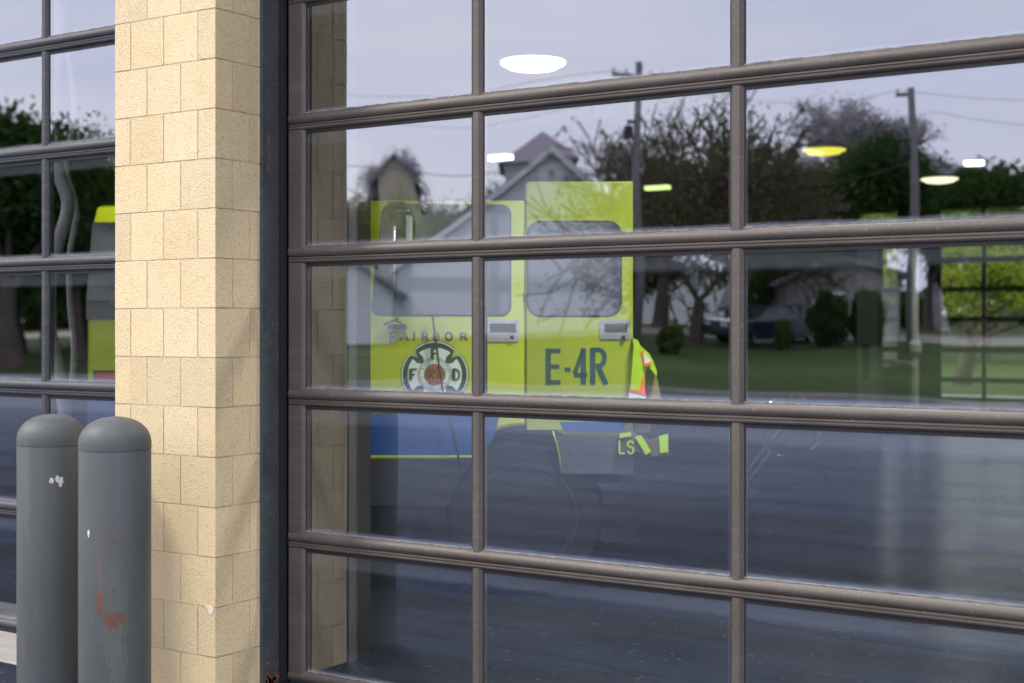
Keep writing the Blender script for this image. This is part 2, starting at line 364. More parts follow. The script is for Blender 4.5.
sl = bpy.data.lights.new('sun', 'SUN'); sl.energy = 3.1; sl.angle = R(9); sl.color = (1,.93,.82)
so = bpy.data.objects.new('sun', sl); COL.objects.link(so); so.rotation_euler = sd.to_track_quat('Z', 'Y').to_euler(); so.location = (0,-10,30)
# ------------------------------------------------------------------ terrain
def terr(y):
    if y > -24: return 0.0
    if y > -48: return 1.25*(-24-y)/24
    if y > -75: return 1.25 + .2*(-48-y)/27
    return 1.45
g = MB(); ys = [900, 200, 60, 26, 0, -12, -24, -30, -36, -42, -48, -60, -75, -120, -400, -1200]; xs = [-1200,-300,-100,-50,-25,0,25,50,100,300,1200]
for j, y in enumerate(ys):
    for x in xs: g.v.append((x, y, terr(y)))
for j in range(len(ys)-1):
    for i in range(len(xs)-1):
        a = j*len(xs)+i; g.f.append((a, a+1, a+len(xs)+1, a+len(xs))); g.mi.append(0)
prop(g.build('ground', M['grass'], smooth=True), kind='structure')
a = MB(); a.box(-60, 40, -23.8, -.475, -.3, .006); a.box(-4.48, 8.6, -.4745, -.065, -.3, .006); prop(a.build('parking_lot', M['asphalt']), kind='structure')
a = MB(); a.box(-60, 40, -24.0, -23.8, -.3, .12); prop(a.build('kerb', M['concrete']), kind='structure')
a = MB(); a.box(-19.6, -4.49, -.47, -.065, -.3, .012); prop(a.build('concrete_apron', M['concrete'], bevel=.008), kind='structure')
a = MB()
for y0, y1 in ((-44,-48),(-48,-51)): a.quad((-300,y0,terr(y0)+.02),(200,y0,terr(y0)+.02),(200,y1,terr(y1)+.02),(-300,y1,terr(y1)+.02))
prop(a.build('road', M['road']), kind='structure')
a = MB(); a.box(-20, 40, 25.4, 27.6, -.2, .01); prop(a.build('rear_driveway', M['concrete']), kind='structure')
# ------------------------------------------------------------------ building shell
WL, WR, YB, ZC = -19.5, 8.5, 25.0, 4.9
a = MB(); a.box(WL, WR, -.06, YB+.2, -.3, .014); prop(a.build('floor', M['floor']), kind='structure')
a = MB(); a.box(WL-.3, WR+.3, -.60, YB+.4, ZC, ZC+.4)
a.box(WL-.32, WR+.32, -.66, -.60, ZC+.02, ZC+.42); prop(a.build('building_roof', M['dark_in']), 'flat dark roof over the fire station bays', 'roof')
a = MB(); a.box(WL-.2, WL, -.05, YB, .014, ZC); prop(a.build('side_wall', M['wall_in']), 'block side wall at the far left end of the station', 'wall')
a = MB(); a.box(WR, WR+.2, -.05, YB, .014, ZC); prop(a.build('side_wall', M['wall_in']), 'block side wall at the right end of the station', 'wall')
BH = .2032
def block_pillar(name, x0, x1, y0, y1, zt, label, mats=None, parent=None, phase=0, z0=-.018, jitter=1.05, inner=False):
    mb = MB(); cols = []
    rnd = random.Random(hash((round(x0,2), round(y0,2))) & 255)
    j = .003
    c0 = len(mb.f); mb.box(x0+.0025, x1-.0025, y0+.0025, y1-.0025, 0, zt, 1); cols += [(1,1,1,1)]*(len(mb.f)-c0)
    rows = int(math.ceil((zt - z0)/BH))
    bev = .004
    for r in range(rows):
        za, zb = z0 + r*BH + j*.8, min(z0 + (r+1)*BH - j*.8, zt)
        if zb <= .02: continue
        za = max(za, .0)
        def cuts(a, b, half):
            # blocks of .2 starting (half a block or a full one) from b, going to a
            L = [b]; s = .1 if half else .2
            c = b - s
            while c > a + .03: L.append(c); c -= .2
            L.append(a); return L[::-1]
        half = (r + phase) % 2 == 1
        t = 1 + rnd.uniform(-.09,.07)*jitter; w = rnd.uniform(-.03,.03); ccol = (t, t*(1+w*.3), t*(1+w), 1)
        fx = cuts(x0, x1, half)
        fy = [y1 - 0] if False else None
        # front and rear faces: cells along x; side faces: cells along y
        for (side) in ('front', 'rear'):
            for i in range(len(fx)-1):
                t = 1 + rnd.uniform(-.09,.07)*jitter; w = rnd.uniform(-.03,.03)
                c = (t, t*(1+w*.3), t*(1+w), 1)
                xa, xb = fx[i]+j, fx[i+1]-j
                if i == 0: xa = fx[0]
                if i == len(fx)-2: xb = fx[-1]
                yy = (y0, y0+.09) if side == 'front' else (y1-.015, y1)
                if i == len(fx)-2 and side == 'front': c = ccol
                d = rnd.uniform(0,.0012)
                n0 = len(mb.f)
                if side == 'front': mb.box(xa, xb, yy[0]+d, yy[1], za, zb)
                else: mb.box(xa, xb, yy[0], yy[1]-d, za, zb)
                cols += [c]*(len(mb.f)-n0)
        L = []; c = y0 + (.1 if not half else .2)
        ya = y0
        L = [y0]
        while c < y1 - .03: L.append(c); c += .2
        L.append(y1)
        for side in ('right', 'left'):
            for i in range(len(L)-1):
                t = 1 + rnd.uniform(-.11,.07)*jitter; w = rnd.uniform(-.05,.03)
                c_ = (t, t*(1+w*.3), t*(1+w), 1)
                yaa, ybb = L[i]+j, L[i+1]-j
                if i == 0: yaa = L[0]+.0006
                if i == len(L)-2: ybb = L[-1]-.0006
                if i == 0 and side == 'right': c_ = ccol
                n0 = len(mb.f); d = .0003 + rnd.uniform(0,.0008)
                if side == 'right': mb.box(x1-.09, x1-d, yaa, ybb, za, zb)
                else: mb.box(x0+d, x0+.09, yaa, ybb, za, zb)
                cols += [c_]*(len(mb.f)-n0)
    mb.cols = cols
    o = mb.build(name, mats or [M['block'], M['mortar']], parent)
    return o
PX0, PX1 = -4.785, -4.187
def outer_pillar(x0, x1, label):
    t = empty('block_pillar', ((x0+x1)/2, -.3, 0), label, 'pillar', 'block pillars between the doors')
    o = block_pillar('blockwork', x0, x1, -.44, -.18, ZC, '', parent=t); o.location = (-(x0+x1)/2, .3, 0)
    return t
p = outer_pillar(PX0, PX1, 'cream split face block pillar between the two glazed doors, behind the bollards')
# chipped corner on the pillar
ch = MB(); cz = hgt(613, 5.75)
ch.prism([(-4.245,cz+.018),(-4.215,cz+.020),(-4.195,cz+.010),(-4.205,cz-.016),(-4.222,cz-.012),(-4.228,cz+.004)], 'y', -.4425, -.43)
c_ = ch.build('chipped_patch', M['chip'], p); c_.location = (-(PX0+PX1)/2, .3, 0)
outer_pillar(.01, .61, 'cream split face block pillar at the right end of the near door')
outer_pillar(-9.58, -8.982, 'cream split face block pillar at the left end of the left door')
# piers inside between the bays
def inner_pier(x0, x1, y1, label):
    o = block_pillar('block_pier', x0, x1, .07, y1, ZC, '', mats=[M['wall_blk'], M['mortar_in']], jitter=.5)
    return prop(o, label, 'pier', 'block piers just inside the doors')
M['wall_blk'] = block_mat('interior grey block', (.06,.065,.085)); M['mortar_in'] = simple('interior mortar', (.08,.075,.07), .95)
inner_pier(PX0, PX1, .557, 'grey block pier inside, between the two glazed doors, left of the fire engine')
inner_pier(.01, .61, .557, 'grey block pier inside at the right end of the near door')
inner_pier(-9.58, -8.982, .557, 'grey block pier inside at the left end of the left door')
# header above doors and the wall beyond them
a = MB(); a.box(WL, WR, -.40, .05, 4.27, ZC-.002); prop(a.build('door_header', M['wall_in']), 'block header running above the glazed doors', 'header')
a = MB(); a.box(.612, WR-.002, -.40, .05, .014, 4.268); prop(a.build('front_wall', M['wall_in']), 'block front wall right of the near door', 'wall')
a = MB(); a.box(WL, -9.582, -.40, .05, .014, 4.268); prop(a.build('front_wall', M['wall_in']), 'block front wall left of the left door', 'wall')
# ------------------------------------------------------------------ glazed sectional doors
ZR = [.02, .605, 1.22, 1.833, 2.405, 2.95, 3.55, 4.20]
def sect_door(x0, x1, mull, fm, label, group, yb=0.0, zr=ZR, glassmat='glass', detail=True):
    cx = (x0+x1)/2
    t = empty('sectional_door', (cx, yb, 0), label, 'garage door', group)
    X0, X1 = x0-cx, x1-cx
    ml = [m-cx for m in mull]
    BR, TR, SW, MW = (.042, .029, .086, .048) if detail else (.062, .045, .09, .085)
    GY = GREC
    for i in range(len(zr)-1):
        z0, z1 = zr[i]+.0015, zr[i+1]-.0015
        f = MB()
        # bottom rail (rounded outer face) and top rail with a small lip
        f.prism([(.048,z0),(.004,z0),(.000,z0+.005),(-.004,z0+.012),(-.005,z0+.021),(-.002,z0+.031),(.005,z0+.038),(GY-.004,z0+BR),(.048,z0+BR)], 'x', X0, X1)
        f.prism([(.048,z1-TR),(GY-.004,z1-TR),(.003,z1-TR+.006),(.000,z1-TR+.011),(.000,z1-.015),(.003,z1-.013),(.003,z1-.009),(-.001,z1-.007),(-.001,z1-.002),(.004,z1),(.048,z1)], 'x', X0, X1)
        # stiles and mullions
        za, zb = z0+BR-.008, z1-TR+.004
        def vert(a, b, ca, cb):
            f.prism([(a,.047),(a,(.001 if not ca else GY-.004)),(a+(.012 if ca else 0),.001),(b-(.012 if cb else 0),.001),(b,(.001 if not cb else GY-.004)),(b,.047)], 'z', za, zb)
        vert(X0+.0005, X0+SW, False, True); vert(X1-SW, X1-.0005, True, False)
        for m_ in ml: vert(m_-MW/2, m_+MW/2, True, True)
        fo = f.build('section_frame', M[fm], t, auto=True)
        edges = [X0+SW] + [e for m_ in ml for e in (m_-MW/2, m_+MW/2)] + [X1-SW]
        for k in range(0, len(edges), 2):
            a0, a1 = edges[k], edges[k+1]; b0, b1 = z0+BR, z1-TR
            g_ = MB(); g_.quad((a0-.004,GY,b0-.004),(a1+.004,GY,b0-.004),(a1+.004,GY,b1+.004),(a0-.004,GY,b1+.004))
            g_.build('glass_pane', M[glassmat], fo)
            if detail:
                q = MB(); w = .005; yy = GY-.0035
                q.box(a0+.0002, a1-.0002, yy, GY-.0005, b1-.013, b1-.0002)
                q.box(a0+.0002, a0+w, yy, GY-.0005, b0+.004, b1-.0135); q.box(a1-w, a1-.0002, yy, GY-.0005, b0+.004, b1-.0135)
                q.build('gasket', M['rubber'], fo)
                q = MB(); n = 46; pts = []
                for s in range(n+1):
                    u = a0 + (a1-a0)*s/n; pts.append((u, b0+.0035+random.uniform(0,.003)))
                poly = [(a0+.0003,b0+.0002)] + [(min(max(u,a0+.0003),a1-.0003), v) for u, v in pts] + [(a1-.0003,b0+.0002)]
                q.prism(poly, 'y', GY-.005, GY-.0008)
                q.build('dusty_bead', M['silt'], fo)
    s = MB(); s.box(X0+.01, X1-.01, .004, .045, -.001, zr[0]+.001); s.build('bottom_seal', M['rubber'], t)
    return t
DX0, DX1 = Xat(288.5, DD), .002
ZN = [CAMZ + (z-CAMZ)*.99 if i else .02 for i, z in enumerate(ZR)]
ma, mb2 = Xat(475.6, DD), Xat(736, DD)
sect_door(DX0, DX1, [ma, mb2, mb2+(mb2-ma)], 'bronze', 'bronze framed glazed overhead door with a lime fire engine behind it', 'glazed overhead doors at the front', yb=DOORY, zr=ZN)
LX1, LX0 = -4.794, -8.974
ml_ = Xat(43.2, DD)
ZL = [z if z < CAMZ+.4 else CAMZ + (z-CAMZ)*.98 for z in ZN]
sect_door(LX0, LX1, [ml_-2.2, ml_-1.1, ml_], 'slate_frame', 'slate grey framed glazed overhead door left of the block pillar', 'glazed overhead doors at the front', yb=DOORY, zr=ZL)
# steel jambs
def jamb(x, sgn, label):
    t = empty('door_jamb', (x, -.11, 0), label, 'door jamb', 'steel door jambs')
    m = MB(); a, b = (0, .012) if sgn > 0 else (-.012, 0)
    m.box(min(0,sgn*.012), max(0,sgn*.012), -.068, .033, .012, 4.26)
    # return lip of the channel
    m.box(min(0,sgn*.018), max(0,sgn*.018), -.072, -.0685, .012, 4.26)
    m.build('steel_channel', M['jamb'], t, bevel=.0015)
    q = MB(); q.box(min(sgn*.0165,sgn*.032), max(sgn*.0165,sgn*.032), .036, .059, .012, 4.26); q.box(min(0,sgn*.016), max(0,sgn*.016), .0335, .059, .012, 4.26); q.build('weather_seal', M['rubber'], t)
    return t
jt = jamb(PX1, 1, 'slate painted steel door jamb between the block pillar and the bronze door')
ru = MB(); 
for k in range(12):
    yy = random.uniform(-.06,.02); zz = random.random()**2*.10
    ru.box(.0122, .0132, yy, yy+random.uniform(.008,.03), .014+zz, .014+zz+random.uniform(.008,.03))
ru.build('rust_patch', simple('jamb rust', (.16,.06,.03), .95, var=.4, scale=50), jt)
rm = MB()
for (dy, z_, h_) in ((-.035, 2.30, .05), (-.03, 2.24, .03), (-.037, 2.19, .035)): rm.box(.0121, .0127, dy, dy+.012, z_, z_+h_)
rm.build('red_scuff', M['red_mark'], jt)
jamb(.01, -1, 'slate painted steel door jamb at the right side of the bronze door')
jamb(PX0, -1, 'slate painted steel door jamb at the right side of the grey door')
jamb(-8.982, 1, 'slate painted steel door jamb at the left side of the grey door')
# vertical door tracks just inside
for x, lb in ((-4.165, 'bright steel door track inside, along the left edge of the bronze door'), (-4.81, 'bright steel door track inside, behind the grey door')):
    q = MB(); q.box(-.012, .012, .36, .41, .014, 4.2); q.box(-.014, .014, .411, .415, .014, 4.2)
    prop(q.build('door_track', M['track']), lb, 'door track', 'steel door tracks').location = (x, 0, 0)
# ------------------------------------------------------------------ bollards
def bollard(px, z, dia, top, label, spots, seed, lean=0):
    p = at(px, z); ang = math.atan2(p.x-0, p.y-CAMY)          # face the camera with local -Y
    t = empty('bollard', (p.x, p.y, .006), label, 'bollard', 'grey steel bollards at the pillar', -ang)
    r = dia/2; h = top-.006; m = rust_mat('bollard paint', spots, seed)
    b = MB(); b.lathe([(r,0),(r,h-.130),(r-.0006,h-.128)], 64); b.build('post', m, t, auto=True)
    c = MB(); pr = [(r-.0016,h-.128),(r+.0012,h-.1265),(r+.0012,h-.100)]
    for i in range(1, 13):
        a_ = i/12*math.pi/2; pr.append((r*math.cos(a_)**.9 if i < 12 else .001, h-.100+.100*math.sin(a_)))
    c.lathe(pr, 64); c.build('cap', m, t, auto=True)
    return t
bollard(52, 5.98, .282, hgt(414,5.98), 'left grey steel bollard with small white scrapes below its domed cap',
    [(.022, .90, .010, .016, 'white'), (.035, .885, .013, .022, 'white'), (-.002, .893, .011, .012, 'white'), (-.112, .20, .010, .07, 'brown'), (-.1,.9,.02,.3,'stain')], 3)
bollard(115, 5.565, .276, hgt(416.5,5.565), 'right grey steel bollard with a rust patch halfway down its face',
    [(.0,.42,.06,.30,'stain'), (.01,.2,.04,.2,'stain'), (-.055,.56,.014,.14,'brown'), (-.004,.412,.062,.030,'rust'), (-.008,.395,.03,.03,'rust'), (-.02,.70,.03,.008,'rust'), (-.01,.515,.024,.008,'rust'), (-.056,.46,.014,.05,'rust'), (-.098,.735,.004,.022,'white')], 9)
# ------------------------------------------------------------------ lettering
def stroke(mb, pts, w, y0, y1, closed=False):
    P = [Vector((p[0], p[1])) for p in pts]; n = len(P)
    rng = range(n if closed else n-1)
    for i in rng:
        a_, b_ = P[i], P[(i+1) % n]; d = (b_-a_)
        if d.length < 1e-9: continue
        d.normalize(); q = Vector((-d.y, d.x))*w/2; e = d*(w*.5 if closed or n > 2 else 0)
        poly = [a_+q-e*.6, a_-q-e*.6, b_-q+e*.6, b_+q+e*.6]
        mb.prism([(p.x, p.y) for p in poly], 'x', y0 + .00007*i, y1 + .00007*i)
def arc(cx, cy, rx, ry, a0, a1, n=8): return [(cx+rx*math.cos(R(a0+(a1-a0)*i/n)), cy+ry*math.sin(R(a0+(a1-a0)*i/n))) for i in range(n+1)]
G = {  # strokes on a unit box (x 0..1, y 0..1); w = thick / thin
 'F': [('T',[(.2,0),(.2,1)]),('t',[(.2,.96),(.95,.96)]),('t',[(.2,.5),(.7,.5)])],
 'A': [('t',[(0,0),(.5,1)]),('T',[(.5,1),(1,0)]),('t',[(.2,.33),(.78,.33)])],
 'I': [('T',[(.5,0),(.5,1)])],
 'R': [('T',[(.2,0),(.2,1)]),('t',[(.2,.96)]+arc(.55,.74,.35,.22,90,-90)+[(.2,.52)]),('T',[(.5,.52),(1,0)])],
 'B': [('T',[(.2,0),(.2,1)]),('t',[(.2,.96)]+arc(.5,.75,.33,.21,90,-90)+[(.2,.54)]),('t',[(.5,.54)]+arc(.5,.29,.4,.25,90,-90)+[(.2,.04)])],
 'O': [('T',arc(.5,.5,.42,.46,0,360,20))],
 'N': [('t',[(.15,0),(.15,1)]),('T',[(.15,1),(.85,0)]),('t',[(.85,0),(.85,1)])],
 'D': [('T',[(.2,0),(.2,1)]),('t',[(.2,.96)]+arc(.4,.5,.5,.46,90,-90)+[(.2,.04)])],
 'E': [('T',[(.2,0),(.2,1)]),('t',[(.2,.93),(.95,.93)]),('t',[(.2,.5),(.88,.5)]),('t',[(.2,.07),(.95,.07)])],
 '4': [('T',[(.72,0),(.72,1)]),('t',[(.72,.96),(.1,.3)]),('t',[(.06,.27),(1.0,.27)])],
 '-': [('T',[(.1,.42),(.9,.42)])],
 'L': [('t',[(.15,1),(.15,.05)]),('t',[(.15,.05),(.85,.05)])],
 'S': [('t',arc(.5,.74,.38,.22,20,270)+arc(.5,.28,.38,.24,90,-160))],
}
def word(mb, x, z, h, text, adv, wd, T, t, x0, x1, serif=False, firstbig=1.0):
    for i, ch_ in enumerate(text):
        if ch_ == ' ': continue
        hh = h*(firstbig if i == 0 else 1); ww = wd if ch_ not in 'I-' else wd*.6
        cx = x + adv*i
        for kind, pts in G[ch_]:
            w = (T if kind == 'T' else t)*hh
            P = [(cx + (px_-.5)*ww, z + py_*hh) for px_, py_ in pts]
            stroke(mb, P, w, x0, x1)
            if serif and len(pts) == 2 and abs(pts[0][1]-pts[1][1]) > .8:
                for q in P: 
                    yy = min(max(q[1], z+t*hh*.5), z+hh-t*hh*.5)
                    stroke(mb, [(q[0]-.13*hh, yy), (q[0]+.13*hh, yy)], t*hh, x0, x1)
# ------------------------------------------------------------------ fire engine (faces local -Y, left side is local +X)
TZ = 8.0
def L(px): return (px-512)/FPX*TZ + 1.67            # pixel column on the engine's side -> local y
def H(py): return hgt(py, TZ)
def rrect(y0, y1, z0, z1, r, n=5):
    out = []
    for cx, cz, a0 in ((y1-r,z1-r,0),(y0+r,z1-r,90),(y0+r,z0+r,180),(y1-r,z0+r,270)):
        out += [(cx+r*math.cos(R(a0+90*i/n)), cz+r*math.sin(R(a0+90*i/n))) for i in range(n+1)]
    return out
def empty_child(name, par):
    o = bpy.data.objects.new(name, None); COL.objects.link(o); o.parent = par; return o
def fire_engine():
    t = empty('fire_engine', (0,0,0), 'lime yellow fire engine cab with blue stripe, round badge and E-4R on its rear door', 'fire engine', 'lime fire engines in the bays')
    HW = 1.15; yr = L(633); ysp = L(525)
    zf, zr_, zb = H(203), H(184), .62
    wy, wr = ysp, .50; wzc = .46
    def arch(a0_, a1_):  # points along the arch from left to right between y limits
        pts = []
        for i in range(0, 25):
            a_ = math.pi - math.pi*i/24; y_ = wy + wr*math.cos(a_); z_ = wzc + wr*math.sin(a_)
            if a0_-1e-6 <= y_ <= a1_+1e-6 and z_ >= zb-.12: pts.append((y_, z_))
        return pts
    # cab core: nose slopes back at the windscreen
    c = MB()
    zmid = H(322)
    prof_f = [(.04,zb-.1),(0.0,zb+.1),(0.0,zmid),(.16,zf-.12),(.30,zf),(ysp,zf),(ysp,H(426))] 
    ar = [p for p in arch(0, ysp)]
    prof_f = [(.04,zb-.1),(0,zb+.1),(0,zmid),(.16,zf-.12),(.24,zf-.02),(.34,zf),(ysp,zf),(ysp,wzc+wr)] + [p for p in ar[::-1] if p[0] < ysp-.01]
    c.prism(prof_f, 'x', -HW, HW); c.build('front_cab', M['truck_lime'], t, bevel=.02)
    c = MB(); ar2 = [p for p in arch(ysp, yr)]
    prof_r = [(ysp+.0015,wzc+wr),(ysp+.0015,zr_-.02),(ysp+.02,zr_),(yr,zr_),(yr,H(477))] + [p for p in ar2[::-1] if p[0] > ysp+.01 and p[1] > H(477)]
    c.prism(prof_r, 'x', -HW+.006, HW-.006); rc = c.build('rear_cab', M['truck_lime_dim'], t, bevel=.006)
    # front door skin: window frame is the paint, window inset dark
    for s in (1, -1):
        xo = HW*s; e = .004*s
        def side(poly, name, mt, off, th=.004, par=t, sm=False):
            m_ = MB(); a_, b_ = xo+off*s, xo+(off+th)*s; m_.prism(poly, 'x', min(a_,b_), max(a_,b_)); return m_.build(name, mt, par)
        fd = side([(L(350),H(414)),(L(350),H(262)),(L(372),H(206)),(L(380),H(204.5)),(L(523),H(204.5)),(L(523),H(414))][::1], 'front_door', M['truck_lime'], .001, .012)
        # window glass with a sloping front edge and rounded corners
        w1 = []
        for cx, cy, r, a0 in ((L(500),H(219),.055,0),(L(394),H(220),.065,90),(L(382),H(308),.05,180),(L(500),H(307.5),.055,270)):
            w1 += [(cx+r*math.cos(R(a0+90*i/5)), cy+r*math.sin(R(a0+90*i/5))) for i in range(6)]
        gcx = sum(p[0] for p in w1)/len(w1); gcz = sum(p[1] for p in w1)/len(w1)
        side([(gcx+(y_-gcx)*1.022, gcz+(z_-gcz)*1.035) for y_, z_ in w1], 'window_gasket', M['rubber'], .0132, .0012, fd)
        gl = side(w1, 'window', M['truck_glass'], .0148, .003, fd)
        rd = side([(L(527),H(432)),(L(527),H(186)),(L(631),H(186)),(L(631),H(414)),(L(626),H(432))], 'rear_door', M['truck_lime_dim'], -.004, .010)
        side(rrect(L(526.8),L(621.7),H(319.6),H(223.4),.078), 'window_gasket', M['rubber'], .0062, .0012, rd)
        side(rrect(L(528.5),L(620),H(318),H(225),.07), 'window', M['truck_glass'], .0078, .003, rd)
        for hz in (240, 300, 400):
            hg = MB(); hg.tube([(xo+.008*s, L(524.6), H(hz+5)), (xo+.008*s, L(524.6), H(hz-5))], .006, 8); hg.build('hinge', M['truck_grey'], rd, smooth=True)
        side([(L(336),H(457.5)),(L(336),H(416)),(L(500),H(416)),(L(495),H(437)),(L(489),H(448)),(L(486),H(457.5))], 'side_stripe', M['truck_blue'], .003, .003)
        side([(L(336),H(459.6)),(L(336),H(457.5)),(L(486),H(457.5)),(L(485),H(459.6))], 'pinstripe', M['truck_lime'], .0035, .004)
        side([(L(565),H(433)),(L(560),H(424)),(L(626),H(424)),(L(622),H(433))], 'side_stripe', M['truck_blue'], .008, .003)
        side([(L(562),H(476)),(L(560),H(455)),(L(556),H(437)),(L(633),H(437)),(L(633),H(476))], 'lower_panel', M['truck_grey'], .003, .006)
        side([(L(336),.515),(L(336),H(461)),(L(476),H(461)),(L(462),H(476)),(L(449),.515)], 'step_panel', M['truck_grey'] if s < 0 else M['black'], .003, .006)
        # arch trim
        tr = MB(); pts = [(xo+.012*s, L(552.5), H(433)), (xo+.012*s, L(556.5), H(445)), (xo+.012*s, L(559.5), H(459)), (xo+.012*s, L(561), H(476))]
        tr.tube(pts, .005, 8); tr.build('arch_trim', M['truck_lime_dim'], t, smooth=True)
        # chrome paddle handles
        for (xa, xb, ya, yb2, off, par) in ((485,519,344,322.5,.014,fd),(599.5,630,341.5,322.5,.007,rd)):
            hd = side(rrect(L(xa),L(xb),H(ya),H(yb2),.012), 'door_handle', M['chrome'], off, .006, par)
            k = MB(); a_ = xo+(off+.007)*s; b_ = xo+(off+.022)*s
            k.box(min(a_,b_), max(a_,b_), L(xa+5), L(xb-3), H(335), H(326)); k.box(min(a_,b_)+.002, max(a_,b_)-.002, L(xb-9), L(xb-5), H(341.5), H(338)); k.build('paddle', M['black'], par, bevel=.002)
        # wheels
        wh = MB(); a_ = xo-.02*s; b_ = xo-.30*s
        for prof, name, mt in (([( .13,0),(.30,0),(.42,-.02),(.45,-.06),(.45,-.24),(.42,-.28),(.13,-.28)], 'tyre', M['tyre']), ([(.02,-.02),(.10,-.02),(.12,-.06),(.22,-.08),(.28,.004),(.30,.004),(.30,-.2),(.02,-.2)], 'rim', M['chrome'])):
            q = MB(); q.lathe(prof, 40)
            if name == 'tyre': wheel = q.build('wheel', mt, t, auto=True); wheel.location = (xo-.02*s, wy, .45); wheel.rotation_euler = (0, R(90)*s, 0)
            else: q.build('rim', M['black'], wheel, auto=True)
    # lettering and badge only on the left side
    x0 = HW + .0135
    tn = empty_child('town_name', t)
    for ch_, cx in zip('FAIRBORN', (393.4,404.7,414.5,425,436.5,449,463.5,478)):
        m_ = MB(); word(m_, L(cx), H(345.3) if cx < 395 else H(342.8), .060 if cx < 395 else .044, ch_, 0, .046 if cx < 395 else .043, .26, .14, x0, x0+.0015, serif=True); m_.build('letter', M['grey_letter'], tn)
    m_ = MB(); m_.tube([(HW+.05,L(433),H(317)),(HW+.06,L(438),H(355)),(HW+.06,L(444),H(398)),(HW+.06,L(453),H(432)),(HW+.05,L(463),H(478))], .006, 6); m_.build('hanging_cable', M['black'], t, smooth=True)
    m_ = MB(); 
    for ch_, cx, ww in (('E',553.0,.092),('-',567.5,.070),('4',580.0,.080),('R',597.5,.095)):
        word(m_, L(cx), H(387.2), .205, ch_, 0, ww, .15 if ch_ != '-' else .12, .125, HW+.0065, HW+.008)
    m_.build('unit_number', M['navy'], t)
    # round badge: flared cross on a lobed shield
    bc, bz, br = L(435), H(377), 34/FPX*TZ
    def plate(rf, n=96): return [(bc+rf(360*i/n)*br*math.cos(R(360*i/n)), bz+rf(360*i/n)*br*math.sin(R(360*i/n))) for i in range(n)]
    def lob(k, notch):
        def f(a_):
            d = abs(((a_+45) % 90) - 45)              # 0 at arm axis, 45 on the diagonal
            r = k*(1 - .035*(d/45)**2)
            if d > 39: r = k*(.965 - notch*(d-39)/6)
            return r
        return f
    bd = MB(); x = HW + .0135
    bd.prism(plate(lob(1.0,.22)), 'x', x, x+.001, 0); bd.prism(plate(lob(.975,.22)), 'x', x+.0011, x+.0014, 1)
    bd.prism(plate(lob(.94,.22)), 'x', x+.0015, x+.0022, 0)
    badge = bd.build('round_badge', [M['badge_green'], M['badge_white']], t)
    cr = MB()
    for k in range(4):
        a0 = 90*k
        def pt(r_, a_): return (bc+r_*br*math.cos(R(a0+a_)), bz+r_*br*math.sin(R(a0+a_)))
        poly = [pt(.44,-44), pt(.62,-33), pt(.78,-36)] + [pt(.795, i*4) for i in range(-8,9)] + [pt(.78,36), pt(.62,33), pt(.44,44)]
        cr.prism(poly, 'x', x+.0023+.0001*k, x+.0026+.0001*k)
    cr.build('badge_cross', M['badge_white'], badge)
    q = MB()
    def disc(r_, off, m_i): q.prism([(bc+r_*br*math.cos(R(i*9)), bz+r_*br*math.sin(R(i*9))) for i in range(40)], 'x', x+off, x+off+.0003, m_i)
    disc(.50,.0032,0); disc(.48,.0036,1); disc(.45,.0040,0); disc(.43,.0044,1); disc(.315,.0048,0); disc(.30,.0052,2)
    q.build('badge_seal', [M['badge_green'], M['badge_white'], M['badge_red']], badge)
    q = MB()
    for i in range(14):
        a_ = R(20+i*24.5); rr = (.10 + .12*(i % 3)/2)*br
        cy_, cz_ = bc+rr*math.cos(a_), bz+rr*math.sin(a_); q.prism([(cy_-.006,cz_-.009),(cy_+.006,cz_-.007),(cy_+.002,cz_+.012)], 'x', x+.0056+.00002*i, x+.0060)
    for i in range(26):      # small ring lettering strokes
        if i % 13 in (0, 12): continue
        a_ = R(i*360/26); 
        stroke(q, [(bc+.345*br*math.cos(a_), bz+.345*br*math.sin(a_)), (bc+.395*br*math.cos(a_+.03*(i%2)), bz+.395*br*math.sin(a_))], .0045, x+.0056, x+.0060)
    q.build('seal_detail', M['badge_green'], badge)
    for cy_, cz_, l_ in ((bc,bz+.49*br,'F'),(bc-.63*br,bz-.13*br,'F'),(bc+.63*br,bz-.13*br,'D')):
        q = MB(); word(q, cy_, cz_-.006, .064, l_, 0, .046, .27, .14, x+.0056, x+.0065, True); q.build('badge_letter', M['badge_green'], badge)
    # mirror with its arms (left side)
    q = MB(); xm = HW+.10
    q.tube([(HW+.02,L(397),H(206)),(xm,L(396),H(208)),(xm,L(397),H(300)),(HW+.03,L(398),H(324))], .009, 8)
    q.tube([(xm,L(396.5),H(215)),(xm+.02,L(412),H(215))], .004, 6)
    mirr = q.build('mirror_arm', M['chrome'], t, smooth=True)
    q = MB(); q.box(HW+.012, HW+.05, L(388), L(406), H(208.5), H(205)); q.build('mirror_bracket', M['black'], mirr); q = MB(); q.box(HW+.012, HW+.06, L(389), L(407), H(331), H(327)); q.tube([(HW+.05,L(384.5),H(327)),(HW+.05,L(397),H(322)),(HW+.04,L(406),H(329))], .007, 6)
    q.build('mirror_bracket', M['black'], mirr)
    q = MB(); q.prism(rrect(L(407),L(415),H(262),H(219),.015), 'x', xm-.02, xm+.02); q.build('mirror_head', M['chrome'], mirr, bevel=.006)
    q = MB(); q.box(HW+.02, HW+.10, L(420), L(427), H(210), H(203)); q.box(HW+.03, HW+.09, L(421.5), L(428), H(217), H(211)); q.build('marker_lamp', [M['black']], t, bevel=.004)
    # nose: windscreen, roof brow, lamps, bumper, grille
    q = MB(); ws = [(-HW-.004,zmid-.13),(HW+.004,zmid-.13),(HW+.004,zmid),(HW+.003,zf-.13),(-HW-.003,zf-.13),(-HW-.004,zmid)]
